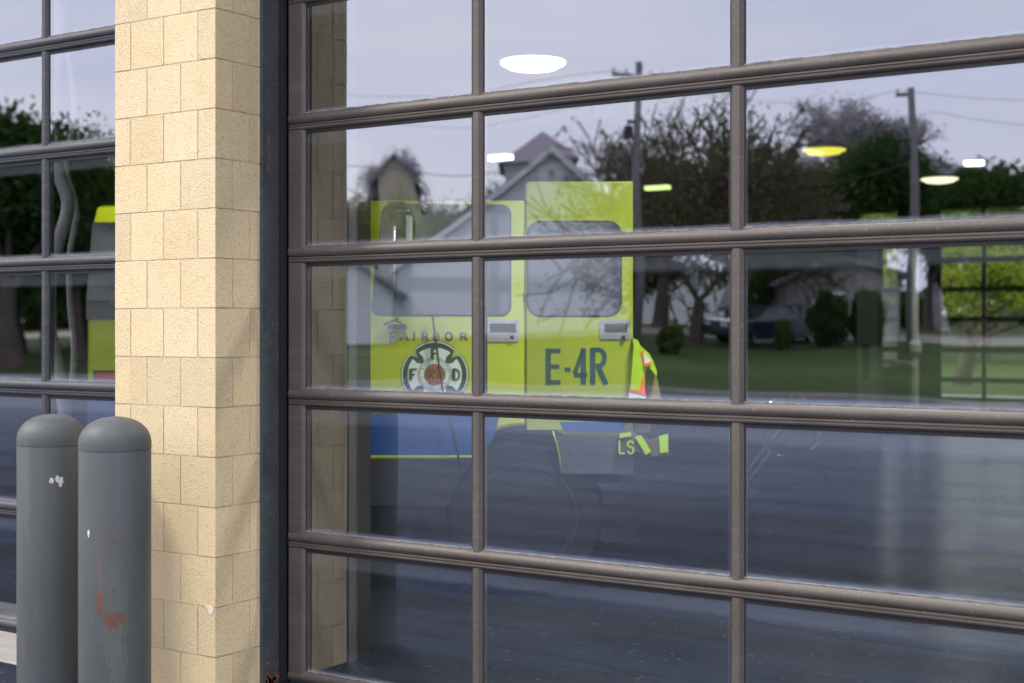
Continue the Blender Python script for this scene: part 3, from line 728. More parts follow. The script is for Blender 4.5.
    def onslope(z_): return max(0,.16*(z_-zmid)/((zf-.12)-zmid))
    q.add([(x_, onslope(z_)-.006, z_) for x_, z_ in ws], [(0,1,2,5),(5,2,3,4)]); q.add([(x_, onslope(z_)-.002, z_) for x_, z_ in ws], [(0,1,2,5),(5,2,3,4)])
    q.build('windscreen', M['win_dark'], t)
    q = MB(); q.box(-HW+.004, HW-.004, -.004, -.0012, .62, .93); q.build('front_stripe', M['truck_blue'], t)
    for s in (1,-1):
        q = MB(); q.box(-.19, .19, -.016, -.002, -.055, .055); lp = q.build('lamp_housing', M['black'], t, bevel=.004); lp.location = (s*(HW-.24), 0, 1.03)
        q = MB(); q.box(-.17, -.02, -.022, -.017, -.04, .04); q.build('red_lens', M['lamp_red'], lp, bevel=.003)
        q = MB(); q.box(.02, .17, -.022, -.017, -.04, .04); q.build('clear_lens', M['lamp_clear'], lp, bevel=.003)
        q = MB(); q.tube([(s*(HW-.3),-.01,zmid-.03),(s*(HW-.22),-.03,zmid+.02),(s*(HW-.55),.01,zmid+.10)], .009, 6); q.build('wiper', M['black'], t)
    q = MB(); q.box(-.5,.5,-.02,-.002,.80,1.05); q.build('grille', M['truck_grey'], t, bevel=.005)
    q = MB(); q.box(-HW-.02,HW+.02,-.25,.08,.50,.60); q.box(-HW-.02,HW+.02,-.27,-.251,.40,.66); q.build('front_bumper', M['truck_grey'], t, bevel=.01)
    q = MB(); q.box(-.45,.45,.1,yr+.06,.56,.68); q.build('chassis_frame', M['black'], t, bevel=.01)
    q = MB(); q.box(-.6,.6,.5,.8,zf+.001,zf+.06); q.build('roof_light_bar', M['lamp_clear'], t, bevel=.02)
    return t
fe = fire_engine()
NF = Vector((SN, -CS, 0)); RT = Vector((CS, SN, 0))
def put_engine(o, lat_nose, zside, dth=0, world=None):
    F = Vector((-SN, CS, 0)); base = Vector((0, CAMY, 0))
    c = base + F*(zside+1.15) + RT*lat_nose
    o.location = (c.x, c.y, .014); o.rotation_euler = (0, 0, math.atan2(NF.y, NF.x)+dth)
put_engine(fe, -1.67, TZ-.013)
fe2 = copy_tree(fe); fe2['label'] = 'lime fire engine nose with red lamps, seen through the grey door left of the pillar'; fe2.scale = (1,1,1.1)
# second engine: its nose plane faces the camera at depth 11
z2 = 10.6; F = Vector((-SN, CS, 0)); c = Vector((0, CAMY, 0)) + F*z2 + RT*((87-512)/FPX*z2 + 1.15)
fe2.location = (c.x, c.y, .014); fe2.rotation_euler = (0, 0, YAW)
# ------------------------------------------------------------------ high visibility vest and tan coat hung at the cab corner
def flat_cloth(name, pts, mt, par, th=.05, z=8.05, off=0, n=3):
    m_ = MB(); F_ = Vector((-SN, CS, 0))
    fr = []; bk = []
    for (px_, py_) in pts:
        p_ = at(px_, z); h_ = hgt(py_, z)
        a_ = p_ - F_*(th/2+off); b_ = p_ + F_*(th/2)
        fr.append((a_.x,a_.y,h_)); bk.append((b_.x,b_.y,h_))
    k = len(pts); m_.add(fr+bk, [tuple(range(k)), tuple(range(k,2*k))[::-1]] + [(i,k+i,k+(i+1)%k,(i+1)%k) for i in range(k)])
    # subdivide + ripple for a cloth look
    me = m_.build(name, mt, par); return me
vb = at(642, 7.95)
cg = empty('hanging_coat', (0,0,0), 'tan turnout coat hanging beside the rear door of the lime engine', 'coat')
cp = flat_cloth('sleeve', [(640,362),(650,368),(656,377),(659,390),(661,412),(652,413),(648,400),(644,384)], M['tan'], cg, .09)
flat_cloth('coat_body', [(633,345),(646,352),(651,372),(652,400),(650,432),(634,432)], M['tan'], cg, .06, 8.12)
M['tan_dark'] = simple('dark tan hem', (.11,.085,.05), .95, var=.2)
hem = flat_cloth('coat_hem', [(619,433),(632,431),(640,436),(650,440),(668,434),(669,454),(655,456),(640,452),(631,450),(619,456)], M['tan_dark'], cg, .04, 7.955)
for pts in ([(619.5,434),(631,432),(631,436),(619.5,438)], [(635,437),(641,435),(651,451),(646,455)], [(659,436),(668,434),(668,452),(660,453)]): flat_cloth('reflective_strip', pts, M['hivis'], hem, .006, 7.925, .0)
q = MB(); word(q, 0, 0, .075, 'LS', .048, .042, .12, .12, 0, .002); lt = q.build('hem_letters', M['hivis'], hem); p_ = at(622, 7.922); lt.location = (p_.x, p_.y, hgt(454,7.922)); lt.rotation_euler = (0,0,fe.rotation_euler[2])
vg = empty('safety_vest', (0,0,0), 'lime safety vest with orange and silver tape hanging over the tan coat', 'vest')
vest = flat_cloth('vest_body', [(628.5,404),(630,385),(632,360),(633,346),(632,338),(637,340),(640,346),(648,353),(652,360),(656,371),(655.5,377),(652,371),(646,366),(644,372),(644,388),(646,404)], M['hivis'], vg, .10, 7.96)
flat_cloth('tape', [(641,351),(643.5,351),(647,370),(644,366)], M['orange'], vest, .004, 7.905)
flat_cloth('tape', [(643.5,353),(647,355.5),(651,362),(644.5,364)], M['silver'], vest, .004, 7.9)
flat_cloth('tape', [(644,363.5),(651,361.5),(652,364),(644.5,367)], M['orange'], vest, .004, 7.897)
flat_cloth('tape', [(640,388),(644,372),(645,390),(645.5,393),(640,393)], M['orange'], vest, .004, 7.9)
flat_cloth('tape', [(629,391),(629.3,388.5),(645,392),(645.5,395)], M['orange'], vest, .004, 7.896)
flat_cloth('tape', [(628.7,398),(629,391),(645.5,395),(646,403)], M['silver'], vest, .004, 7.9)
flat_cloth('tape', [(628.5,401),(628.7,398),(646,403),(646,406)], M['orange'], vest, .004, 7.896)
for o in (cg, vg):
    for ob in o.children_recursive if hasattr(o, 'children_recursive') else []:
        pass
# ------------------------------------------------------------------ inside the bays
def pendant(X, Y, dia, label, em, h=4.2, rect=False, power=0, col=(1,1,1)):
    t = empty('ceiling_lamp', (X, Y, h), label, 'ceiling lamp', 'ceiling lamps in the bays')
    q = MB()
    if rect: q.box(-dia/2, dia/2, -.09, .09, .04, .09)
    else: q.lathe([(dia/2*.5,.10),(dia/2*.9,.075),(dia/2,.06),(dia/2,.052)][::-1], 32)
    q.build('lamp_housing', M['trim'], t, smooth=False)
    q = MB()
    if rect: q.box(-dia/2+.01, dia/2-.01, -.08, .08, -.03, .039)
    else: q.lathe([(.01,-.035),(dia/2*.45,-.03),(dia/2*.74,-.012),(dia/2*.84,.015),(dia/2*.98,.03),(dia/2*.99,.05)], 32)
    q.build('diffuser', em, t, smooth=not rect)
    q = MB(); q.tube([(0,0,.1),(0,0,ZC-h)], .006, 6); q.build('stem', M['steel_dark'], t)
    if power:
        l = bpy.data.lights.new('lamp', 'AREA'); l.shape = 'DISK'; l.size = dia*.9; l.energy = power; l.color = col; l.spread = R(105)
        lo = bpy.data.objects.new('lamp_light', l); COL.objects.link(lo); lo.location = (X, Y, h-.10)
    return t
E_w = emit('lamp white', (1,.98,.92), 6); E_y = emit('lamp yellow', (.9,.82,.06), 1.5); E_g = emit('lamp green white', (.72,1,.35), 2.2)
E_c = emit('lamp cream', (1,.95,.6), 2.2)
def lampat(px, py): 
    z = 2.67*FPX/(HOR-py); return at(px, z)
p = lampat(533,67); pendant(p.x,p.y,.67,'bright white round ceiling lamp above the lime engine, nearest to the glass',E_w,power=150)
p = lampat(824,153); pendant(p.x,p.y,.66,'yellow tinted round ceiling lamp in the right column of panes',E_y,power=30)
p = lampat(939.5,181.5); pendant(p.x,p.y,.67,'cream round ceiling lamp, farthest to the right beside the reflected pole',E_c,power=30)
p = lampat(657.5,188); pendant(p.x,p.y,.50,'small green tinted oblong ceiling lamp right of the lime engine',E_g,rect=True)
p = lampat(500,158); pendant(p.x,p.y,.42,'small white oblong ceiling lamp above the lime engine',E_w,rect=True)
p = lampat(974,163.5); pendant(p.x,p.y,.30,'small white oblong ceiling lamp at the upper right',E_w,rect=True)
for X, Y, P_ in ((-2.5,1.6,125),(-7.9,2.4,18),(-2.1,8.0,20)):  # added lamps out of view, there to brighten the engine and bays
    pendant(X, Y, .67, 'added round lamp close behind the glazed doors, out of view, lighting the bays', E_w, power=P_, h=4.2)
# far wall with its glazed doors
def far_door(x0, x1, mull, label):
    zr = [.02, .43, 1.05, 1.68, 2.30, 2.91, 3.54, 4.0]
    return sect_door(x0, x1, mull, 'black', label, 'glazed doors in the rear wall', yb=YB+.05, zr=zr, glassmat='clear', detail=False)
dpx = lambda px: at(px, 1)  # direction
FD = YB - CAMY
fx1 = [Xat(983,FD) + .93*k for k in range(0,4)]
far_door(Xat(936,FD), Xat(936,FD)+4.6, fx1, 'dark framed glazed rear door looking out to the lawn and leafy tree')
far_door(Xat(900,FD)-4.4, Xat(900,FD), [Xat(900,FD)-1.05, Xat(900,FD)-2.0, Xat(900,FD)-2.95], 'dark framed glazed rear door behind the pale column')
a = MB()
for x0, x1 in ((WL, Xat(900,FD)-4.41), (Xat(900,FD)+.002, Xat(936,FD)-.002), (Xat(936,FD)+4.61, WR)): a.box(x0, x1, YB, YB+.2, .014, ZC-.002)
a.box(Xat(900,FD)-4.41, Xat(900,FD)+.002, YB+.001, YB+.199, 4.005, ZC-.002); a.box(Xat(936,FD)-.002, Xat(936,FD)+4.61, YB+.001, YB+.199, 4.005, ZC-.002)
prop(a.build('rear_wall', M['partition']), 'dark rear wall of the bays with two glazed doors', 'wall')
# partition and column
pc = at(870, 20)
t = empty('column', (pc.x, pc.y, .014), 'pale painted square column left of the rear doors with a dark handle box', 'column')
q = MB(); q.box(-.15,.15,-.12,.12,0,3.0); q.build('shaft', M['col_white'], t, bevel=.01)
q = MB(); q.box(-.06,.04,-.16,-.121,.78,1.28); q.build('handle_box', M['steel_dark'], t, bevel=.01)
q = MB(); q.tube([(.0,-.17,1.2),(.02,-.19,1.15),(.0,-.17,1.05)], .012, 6); q.build('handle', M['chrome'], t)
q = MB(); q.box(-11.5, 0, -.05,.05, .014, 3.5)
for k in range(9): q.box(-11.3+k*1.25, -11.2+k*1.25, -.062,-.051,.05,2.45)
o = prop(q.build('partition', M['partition']), 'dark green partition wall left of the pale column', 'partition'); o.location = (pc.x-.16, pc.y, 0)
p = at(915, 27.5); q = MB(); q.tube([(0,0,.014),(0,0,3.4)], .07, 12); q.lathe([(.10,0),(.12,.05),(.12,.2),(.07,.28)], 16, c=(0,0,1.0)); o = prop(q.build('standpipe', M['truck_lime']), 'pale vertical pipe against the dark pier between the rear doors', 'pipe'); o.location = (p.x, p.y, 0); o.data.materials[0] = M['col_white']
p = at(889, 23); q = MB(); q.lathe([(.30,0),(.34,.05),(.38,.8),(.40,.84),(.40,.88),(.34,.95),(.05,1.0)], 24)
o = prop(q.build('waste_bin', M['black'], smooth=True), 'dark round lidded bin in front of the narrow rear window', 'bin'); o.location = (p.x, p.y, .014)
# grey exhaust hoses hanging behind the left door
def hose(pts, r, label, z=7.9):
    q = MB(); P = []
    n = 60
    ctrl = [Vector((at(px_, z_).x, at(px_, z_).y, hgt(py_, z_))) for px_, py_, z_ in pts]
    for i in range(len(ctrl)-1):
        p0 = ctrl[max(i-1,0)]; p1 = ctrl[i]; p2 = ctrl[i+1]; p3 = ctrl[min(i+2,len(ctrl)-1)]
        for s in range(14):
            u = s/14; P.append(.5*((2*p1)+(-p0+p2)*u+(2*p0-5*p1+4*p2-p3)*u*u+(-p0+3*p1-3*p2+p3)*u**3))
    P.append(ctrl[-1])
    rr = [r*(1+.10*(i%2)) for i in range(len(P))]
    q.tube(P, rr, 14); o = q.build('exhaust_hose', M['hose'], smooth=True)
    return prop(o, label, 'hose', 'exhaust hoses hanging behind the left door')
hose([(40,-330,7.9),(46,-60,7.9),(60,15,7.9),(56,70,7.9),(50,120,7.9),(58,170,7.9),(68,205,7.9),(58,245,7.9),(50,290,7.9),(52,340,7.9),(62,390,7.9),(66,430,7.9)], .035, 'thicker grey exhaust hose curving down behind the grey door')
hose([(62,-330,8.3),(72,-60,8.3),(62,20,8.3),(72,75,8.3),(74,120,8.3),(66,165,8.3),(76,210,8.3),(70,255,8.3),(70,300,8.3),(74,360,8.3),(66,420,8.3)], .018, 'thinner grey exhaust hose hanging behind the grey door')
# ------------------------------------------------------------------ cars
def car(label, cat='car', group='dark blue cars'):
    t = empty('parked_car', (0,0,0), label, cat, group)
    W = .9
    body = [(-2.2,.25),(-2.25,.5),(-2.2,.78),(-1.9,.84),(-1.15,.92),(1.35,.95),(2.1,.92),(2.2,.7),(2.2,.35),(2.1,.25)]
    q = MB(); q.prism([(x,z) for x,z in body], 'y', -W, W); q.build('body', M['car_blue'], t, bevel=.05)
    n0 = [(-1.15,.90),(-.45,1.42),(.9,1.46),(1.6,.93)]
    q = MB(); 
    lo = [(-1.15,.91),(1.65,.94)]; hi = [(-.45,1.43),(.95,1.45)]
    V = [(-1.15,-W+.04,.91),(1.65,-W+.04,.94),(.95,-W+.2,1.43),(-.45,-W+.2,1.43),(-1.15,W-.04,.91),(1.65,W-.04,.94),(.95,W-.2,1.43),(-.45,W-.2,1.43)]
    q.add(V, [(0,1,2,3),(4,7,6,5),(0,3,7,4),(1,5,6,2),(3,2,6,7),(0,4,5,1)]); q.build('windows', M['win_dark'], t, bevel=.02)
    q = MB(); q.box(-.5,1.0,-W+.17,W-.17,1.432,1.47); q.build('roof', M['car_blue'], t, bevel=.02)
    for x in (-1.35,1.35):
        for s in (1,-1):
            q = MB(); q.lathe([(.05,0),(.24,0),(.31,-.02),(.33,-.06),(.33,-.18),(.28,-.2),(.05,-.2)], 28); w = q.build('wheel', M['tyre'], t, auto=True); w.location = (x, s*(W+.005), .33); w.rotation_euler = (R(-90)*s,0,0)
            q = MB(); q.lathe([(.02,.004),(.06,.004),(.18,-.01),(.21,.006),(.22,.006),(.22,-.02),(.02,-.02)], 28); q.build('rim', M['chrome'], w, auto=True)
    for s in (1,-1):
        q = MB(); q.box(-2.262,-2.2,s*.55-.2,s*.55+.2,.60,.72); q.build('headlight', M['lamp_clear'], t, bevel=.01)
    q = MB(); q.box(-2.30,-2.2,-.8,.8,.32,.5); q.build('bumper', M['black'], t, bevel=.02)
    return t
pr_ = at(786, 14.0)
t = empty('hose_reel', (pr_.x, pr_.y, .014), 'dark hose reel with a bright curved rim, standing in the gloom of the bays', 'hose reel', rz=YAW)
q = MB(); q.tube([(-.42,.1,0),(0,.1,.55),(.42,.1,0)], .02, 8); q.tube([(-.42,-.25,0),(0,-.25,.55),(.42,-.25,0)], .02, 8); q.tube([(0,-.25,.55),(0,.1,.55)], .02, 8); q.build('stand', M['steel_dark'], t)
q = MB(); ring = [(.30*math.cos(i*math.pi/16), -.22, .55+.30*math.sin(i*math.pi/16)) for i in range(33)]; q.tube(ring, .014, 8); q.tube([(-.3,-.22,.55),(.3,-.22,.55)], .01, 6); q.tube([(0,-.22,.25),(0,-.22,.85)], .01, 6); q.build('rim', M['chrome'], t, smooth=True)
q = MB()
for k in range(5): q.tube([(.25*math.cos(i*math.pi/12), -.18+k*.05, .55+.25*math.sin(i*math.pi/12)) for i in range(25)], .026, 8)
q.build('hose', M['black'], t, smooth=True)
def place_m(o, px, z, rz=None, dz=0):
    p_ = mir(px, z); o.location = (p_.x, p_.y, terr(p_.y)+dz)
    if rz is not None: o.rotation_euler = (0,0,rz)
    return o
# ------------------------------------------------------------------ houses across the street (seen in the glass)
FACE = math.atan2(-math.cos(YAW), -math.sin(YAW))       # mirrored viewing direction
def house(name, px0, px1, z, ztop_wall, apex_px, apex_py, depth, wall, roof, label, windows=(), base=None, hip=False, fascia=False, cat='house', doors=(), wall_right=None):
    """Gable end faces the station; columns given in pixels of the mirrored view."""
    p0, p1 = mir(px0, z), mir(px1, z)
    fwd = Vector((-SN, -CS, 0)); right = Vector((CS, -SN, 0))      # mirrored axes
    w = (p1-p0).length; gz = min(terr(p0.y), terr(p1.y)) if base is None else base
    t = empty(name, ((p0.x+p1.x)/2, (p0.y+p1.y)/2, gz), label, cat)
    rz = math.atan2(right.y, right.x); t.rotation_euler = (0,0,rz)   # local x = right in mirrored image, local y = away(-)
    # local y axis = rot90 of right = (SN, CS): towards the station, so depth goes to -y
    hw = hgt(ztop_wall, z)-gz; hwr = hw if wall_right is None else hgt(wall_right, z)-gz; ha = hgt(apex_py, z)-gz; ax = (apex_px-(px0+px1)/2)/FPX*z
    q = MB()
    if hip: q.box(-w/2, w/2, -depth, 0, -.6, hw)
    else: q.prism([(-w/2,-.6),(w/2,-.6),(w/2,hwr),(ax,ha-.05),(-w/2,hw)], 'y', -depth, 0)
    q.build('wall', wall, t)
    q = MB(); ov = .35
    if hip:
        V = [(-w/2-ov,ov,hw-.05),(w/2+ov,ov,hw-.05),(w/2+ov,-depth-ov,hw-.05),(-w/2-ov,-depth-ov,hw-.05),(ax,-depth*.5,ha)]
        q.add(V, [(0,1,4),(1,2,4),(2,3,4),(3,0,4),(0,3,2,1)])
    else:
        sl = (ha-hw)/(ax+w/2); sr = (ha-hwr)/(w/2-ax); th = .18
        q.prism([(-w/2-ov,hw-ov*sl+.01),(ax,ha),(w/2+ov,hwr-ov*sr+.01),(w/2+ov,hwr-ov*sr+th),(ax,ha+th),(-w/2-ov,hw-ov*sl+th)], 'y', -depth-.3, ov)
    rf = q.build('roof', roof, t)
    if fascia:
        q = MB(); q.prism([(-w/2-ov,hw-ov*sl-.12),(ax,ha-.13),(w/2+ov,hwr-ov*sr-.12),(w/2+ov,hwr-ov*sr+th-.02),(ax,ha+th-.02),(-w/2-ov,hw-ov*sl+th-.02)], 'y', ov+.002, ov+.04); q.build('fascia', M['trim'], rf)
    for (a0,a1,b0,b1) in windows:
        xa, xb = ((a-(px0+px1)/2)/FPX*z for a in (a0,a1)); za, zb = hgt(b1,z)-gz, hgt(b0,z)-gz
        q = MB(); q.box(xa,xb,.003,.06,za,zb); fr = q.build('window', M['trim'], t)
        q = MB(); q.box(xa+.1,(xa+xb)/2-.03,.061,.07,za+.1,zb-.1); q.box((xa+xb)/2+.03,xb-.1,.061,.07,za+.1,zb-.1); q.build('pane', M['win_dark'], fr)
    for (a0,a1,b0,b1) in doors:
        xa, xb = ((a-(px0+px1)/2)/FPX*z for a in (a0,a1)); za, zb = hgt(b1,z)-gz, hgt(b0,z)-gz
        q = MB(); q.box(xa,xb,.003,.05,za,zb)
        for k in range(1,4): q.box(xa+.02,xb-.02,.051,.06,za+(zb-za)*k/4-.02,za+(zb-za)*k/4+.02)
        q.build('garage_door', M['siding_white'], t)
    return t
house('gabled_house', 396, 625, 62, 264, 553, 151, 9, M['siding_white'], M['roof_grey'], 'white clapboard house with a large grey gable, mirrored above the lime engine', windows=((549,558,168,180),), fascia=True, wall_right=215)
house('gabled_house', 505, 575, 92, 160, 546, 126, 7, M['siding_grey'], M['roof_mauve'], 'tall house with a steep mauve roof showing behind the white gable', hip=True)
house('gabled_house', 376, 412, 88, 182, 394, 160, 6, M['siding_beige'], M['roof_mauve'], 'narrow beige house with a mauve gable, mirrored left of the big white one')
house('bungalow', 318, 392, 58, 288, 350, 262, 7, M['siding_white'], M['roof_grey'], 'low white bungalow left of the white gabled house')
house('bungalow', 628, 738, 84, 288, 690, 268, 8, M['siding_white'], M['roof_grey'], 'low white bungalow seen between the limbs of the forked tree', windows=((650,660,302,315),(700,708,302,315)))
house('garage', 788, 905, 52, 279, 842, 262, 8, M['siding_shaded'], M['roof_grey'], 'shade-darkened white garage with a low gable behind two rounded dark shrubs', cat='garage', doors=((815,850,292,337),))
house('cottage', 742, 778, 66, 292, 752, 268, 6, M['siding_grey'], M['roof_grey'], 'grey cottage with one white window at the left of the right column of panes', windows=((758,770,270,290),))
c2 = car('dark blue car parked across the street beside the shaded garage'); place_m(c2, 770, 50, R(-146.6)+R(90))
c3 = copy_tree(c2); c3['label'] = 'dark blue car parked far beyond the forked tree'; place_m(c3, 722, 100, R(-146.6)+R(60))
# ------------------------------------------------------------------ trees
def grow(seed, levels, kids, L0, ratio, spread, up, r0, first=.25, lean=(0,0), fork=0):
    rnd = random.Random(seed); tw = MB(); tips = []
    def br(p, d, ln, r, lv):
        n = 4 if lv < 3 else 2; pts = [p.copy()]; rad = [r]
        for i in range(n):
            d = (d + Vector((rnd.uniform(-1,1), rnd.uniform(-1,1), rnd.uniform(-.6,1)*.6))*(.16 if lv else .07) + Vector((0,0,up))*.12).normalized()
            p = p + d*ln/n; pts.append(p.copy()); rad.append(max(.010, r*(1-(.45)*(i+1)/n)))
        tw.tube(pts, rad, 7 if lv < 2 else (5 if lv < 3 else 3), caps=False)
        if lv >= levels-1:
            for q_ in pts[1:]: tips.append((q_, d.copy()))
        if lv == levels: return
        k = kids if lv else (fork or kids+1)
        ph = rnd.uniform(0, 6.28)
        for j in range(k):
            i = n if (j < 2 or lv == 0) else rnd.randint(1, n)
            a_ = ph + j*6.283/k + rnd.uniform(-.4,.4)
            s = spread*rnd.uniform(.6,1.25); ref = Vector((0,0,1)) if abs(d.z) < .95 else Vector((1,0,0))
            e1 = d.cross(ref).normalized(); e2 = d.cross(e1)
            nd = (d*math.cos(s) + (e1*math.cos(a_)+e2*math.sin(a_))*math.sin(s)).normalized()
            br(pts[i], nd, ln*ratio*rnd.uniform(.75,1.15), rad[i]*.62, lv+1)
    br(Vector((0,0,0)), Vector((lean[0],lean[1],1)).normalized(), L0, r0, 0)
    return tw, tips
def leaves(tips, per, size, spread, seed, flat=.0, keep=1.0):
    rnd = random.Random(seed+99); q = MB()
    for (p, d) in tips:
        if rnd.random() > keep: continue
        for _ in range(per):
            c = p + Vector((rnd.gauss(0,1), rnd.gauss(0,1), rnd.gauss(0,.8)))*spread
            a_ = Vector((rnd.uniform(-1,1), rnd.uniform(-1,1), rnd.uniform(-1,1))).normalized(); b_ = a_.cross(Vector((rnd.uniform(-1,1), rnd.uniform(-1,1), rnd.uniform(-1,1)))).normalized()
            s = size*rnd.uniform(.5,1.3); n = len(q.v)
            q.v += [tuple(c-a_*s), tuple(c+b_*s*.45), tuple(c+a_*s), tuple(c-b_*s*.45)]; q.f.append((n,n+1,n+2,n+3)); q.mi.append(0)
    return q
PROTO = {}
def tree_proto(kind):
    spec = {
     'bare':   (11, 7, 3, 1.2, .78, .50, .30, .20, 'bark', 'leaf_bud', 3, .028, .08, .7),
     'forked': (29, 7, 3, .42, .95, .72, .10, .10, 'bark', 'leaf_olive', 3, .03, .08, .75),
     'olive':  (31, 5, 3, 1.0, .76, .45, .60, .22, 'bark', 'leaf_olive', 22, .060, .28, 1),
     'dark':   (47, 5, 3, 1.1, .74, .55, .45, .28, 'bark', 'leaf_dark', 34, .085, .28, 1),
     'pale':   (53, 7, 3, 1.0, .75, .45, .50, .20, 'bark_pale', 'leaf_pale', 5, .026, .10, .8),
     'mid':    (61, 5, 3, 1.1, .74, .58, .30, .26, 'bark', 'leaf_mid', 28, .075, .26, 1),
     'lime':   (77, 5, 3, 2.6, .76, .58, .22, .30, 'bark', 'leaf_lime', 18, .065, .36, .9),
    }[kind]
    seed, lv, kids, L0, ratio, spread, up, r0, bk, lf, per, ls, lsp, keep = spec
    tw, tips = grow(seed, lv, kids, L0, ratio, spread, up, r0, fork=2 if kind == 'forked' else 0)
    lvs = leaves(tips, per, ls, lsp, seed, keep=keep)
    Hh = max(v[2] for v in lvs.v)
    xs_ = sorted(abs(v[0]) for v in lvs.v); rr = xs_[int(len(xs_)*.95)]
    PROTO[kind] = (tw, lvs, M[bk], M[lf], Hh, rr, [])
def tree(kind, px, z, toppy, label, group, sx=1.0, direct=False, widthpx=None, base=None, rz=0):
    if kind not in PROTO: tree_proto(kind)
    tw, lvs, mb_, ml_, Hh, rr, made = PROTO[kind]
    if direct: p_ = at(px, z); gz = 0 if base is None else base
    else: p_ = mir(px, z); gz = terr(p_.y)
    Ht = hgt(toppy, z) - gz; s = Ht/Hh
    t = empty({'bare':'bare_tree','forked':'forked_tree','olive':'budding_tree','dark':'leafy_tree','pale':'pale_tree','mid':'green_tree','lime':'spring_tree'}[kind], (p_.x, p_.y, gz-.05), label, 'tree', group, rz)
    sw = s*sx if widthpx is None else (widthpx/2/FPX*z)/rr
    if not made:
        a_ = tw.build('trunk', mb_, t, smooth=True); b_ = lvs.build('crown', ml_, t); made += [a_.data, b_.data]
    else:
        for nm, d_ in (('trunk', made[0]), ('crown', made[1])):
            o_ = bpy.data.objects.new(nm, d_); COL.objects.link(o_); o_.parent = t
    t.scale = (sw, sw, s); return t
GR = 'trees across the street mirrored in the glass'
tree('forked', 697, 50, 80, 'forked budding tree on the lawn with a thick low trunk, mirrored right of the engine', GR, widthpx=190, rz=1.1)
tree('bare', 660, 60, 108, 'bare branched tree behind the mirrored utility pole and forked tree', GR, widthpx=150)
tree('bare', 738, 62, 128, 'bare branched tree showing on both sides of the right mullion', GR, widthpx=120, rz=2)
tree('olive', 768, 60, 150, 'olive brown budding tree just right of the right mullion', GR, widthpx=90, rz=1)
tree('olive', 812, 64, 150, 'olive brown budding tree behind the yellow lamp', GR, widthpx=90, rz=2.4)
tree('olive', 845, 62, 165, 'olive brown budding tree left of the dark leafy tree', GR, widthpx=80, rz=4)
tree('bare', 790, 66, 135, 'thin bare tree rising above the olive thicket', GR, widthpx=90, rz=3)
tree('dark', 882, 58, 116, 'dark leafy tree just left of the leaning pole', GR, widthpx=90)
tree('pale', 882, 84, 84, 'pale hazy tree rising behind the dark leafy tree', GR, widthpx=100)
tree('dark', 934, 72, 168, 'small dark leafy tree just right of the leaning pole', GR, widthpx=50, rz=2)
tree('dark', 980, 74, 152, 'broad dark leafy tree under the wires at the right edge', GR, widthpx=95, rz=3)
tree('pale', 945, 96, 150, 'pale hazy tree behind the two small dark trees', GR, widthpx=90, rz=1)
tree('dark', 1050, 70, 215, 'dark leafy tree at the far right beyond the last pane', GR, widthpx=90, rz=5)
tree('mid', 632, 66, 225, 'green tree beside the right wall of the white gabled house', GR, widthpx=70, rz=2)
tree('mid', 770, 55, 238, 'low green tree in front of the grey cottage', GR, widthpx=60, rz=1)
tree('pale', 393, 92, 141, 'pale hazy tree rising behind the narrow beige house', GR, widthpx=52, rz=2)
tree('lime', 398, 70, 168, 'bright green tree in front of the narrow beige house', GR, widthpx=48)
tree('olive', 345, 92, 188, 'olive tree low behind the white bungalow, at the left edge of the panes', GR, widthpx=80, rz=2)
tree('olive', 430, 96, 186, 'olive tree low behind the left slope of the big gable', GR, widthpx=80, rz=1)
tree('mid', 455, 78, 190, 'green tree left of the big white gable', GR, widthpx=70, rz=3)
tree('mid', 488, 80, 168, 'green tree against the left slope of the big gable', GR, widthpx=40, rz=4)
tree('dark', 10, 50, 72, 'dark leafy tree mirrored in the left column of the grey door', GR, widthpx=110, rz=1)
tree('mid', 82, 52, 100, 'green tree mirrored right of the hoses in the grey door', GR, widthpx=70, rz=2)
tree('dark', 52, 56, 150, 'dark leafy tree low behind the hoses', GR, widthpx=90, rz=3)
tree('dark', 108, 54, 150, 'dark leafy tree mirrored beside the block pillar', GR, widthpx=90, rz=4)
tree('dark', -70, 52, 110, 'dark leafy tree beyond the left edge of the grey door', GR, widthpx=110, rz=5)
tree('mid', 180, 58, 150, 'green tree mirrored behind the block pillar', GR, widthpx=100, rz=5)
tree('olive', 260, 62, 190, 'olive budding tree mirrored behind the pillar edge', GR, widthpx=90, rz=5)
for i, (px, z, py, w) in enumerate(((20,60,200,90),(90,64,205,90),(-30,66,190,90))):
    tree('mid', px, z, py, ['green tree in the back row at the left of the grey door','green tree in the back row above the second engine','green tree in the back row past the left edge'][i], GR, widthpx=w, rz=i)
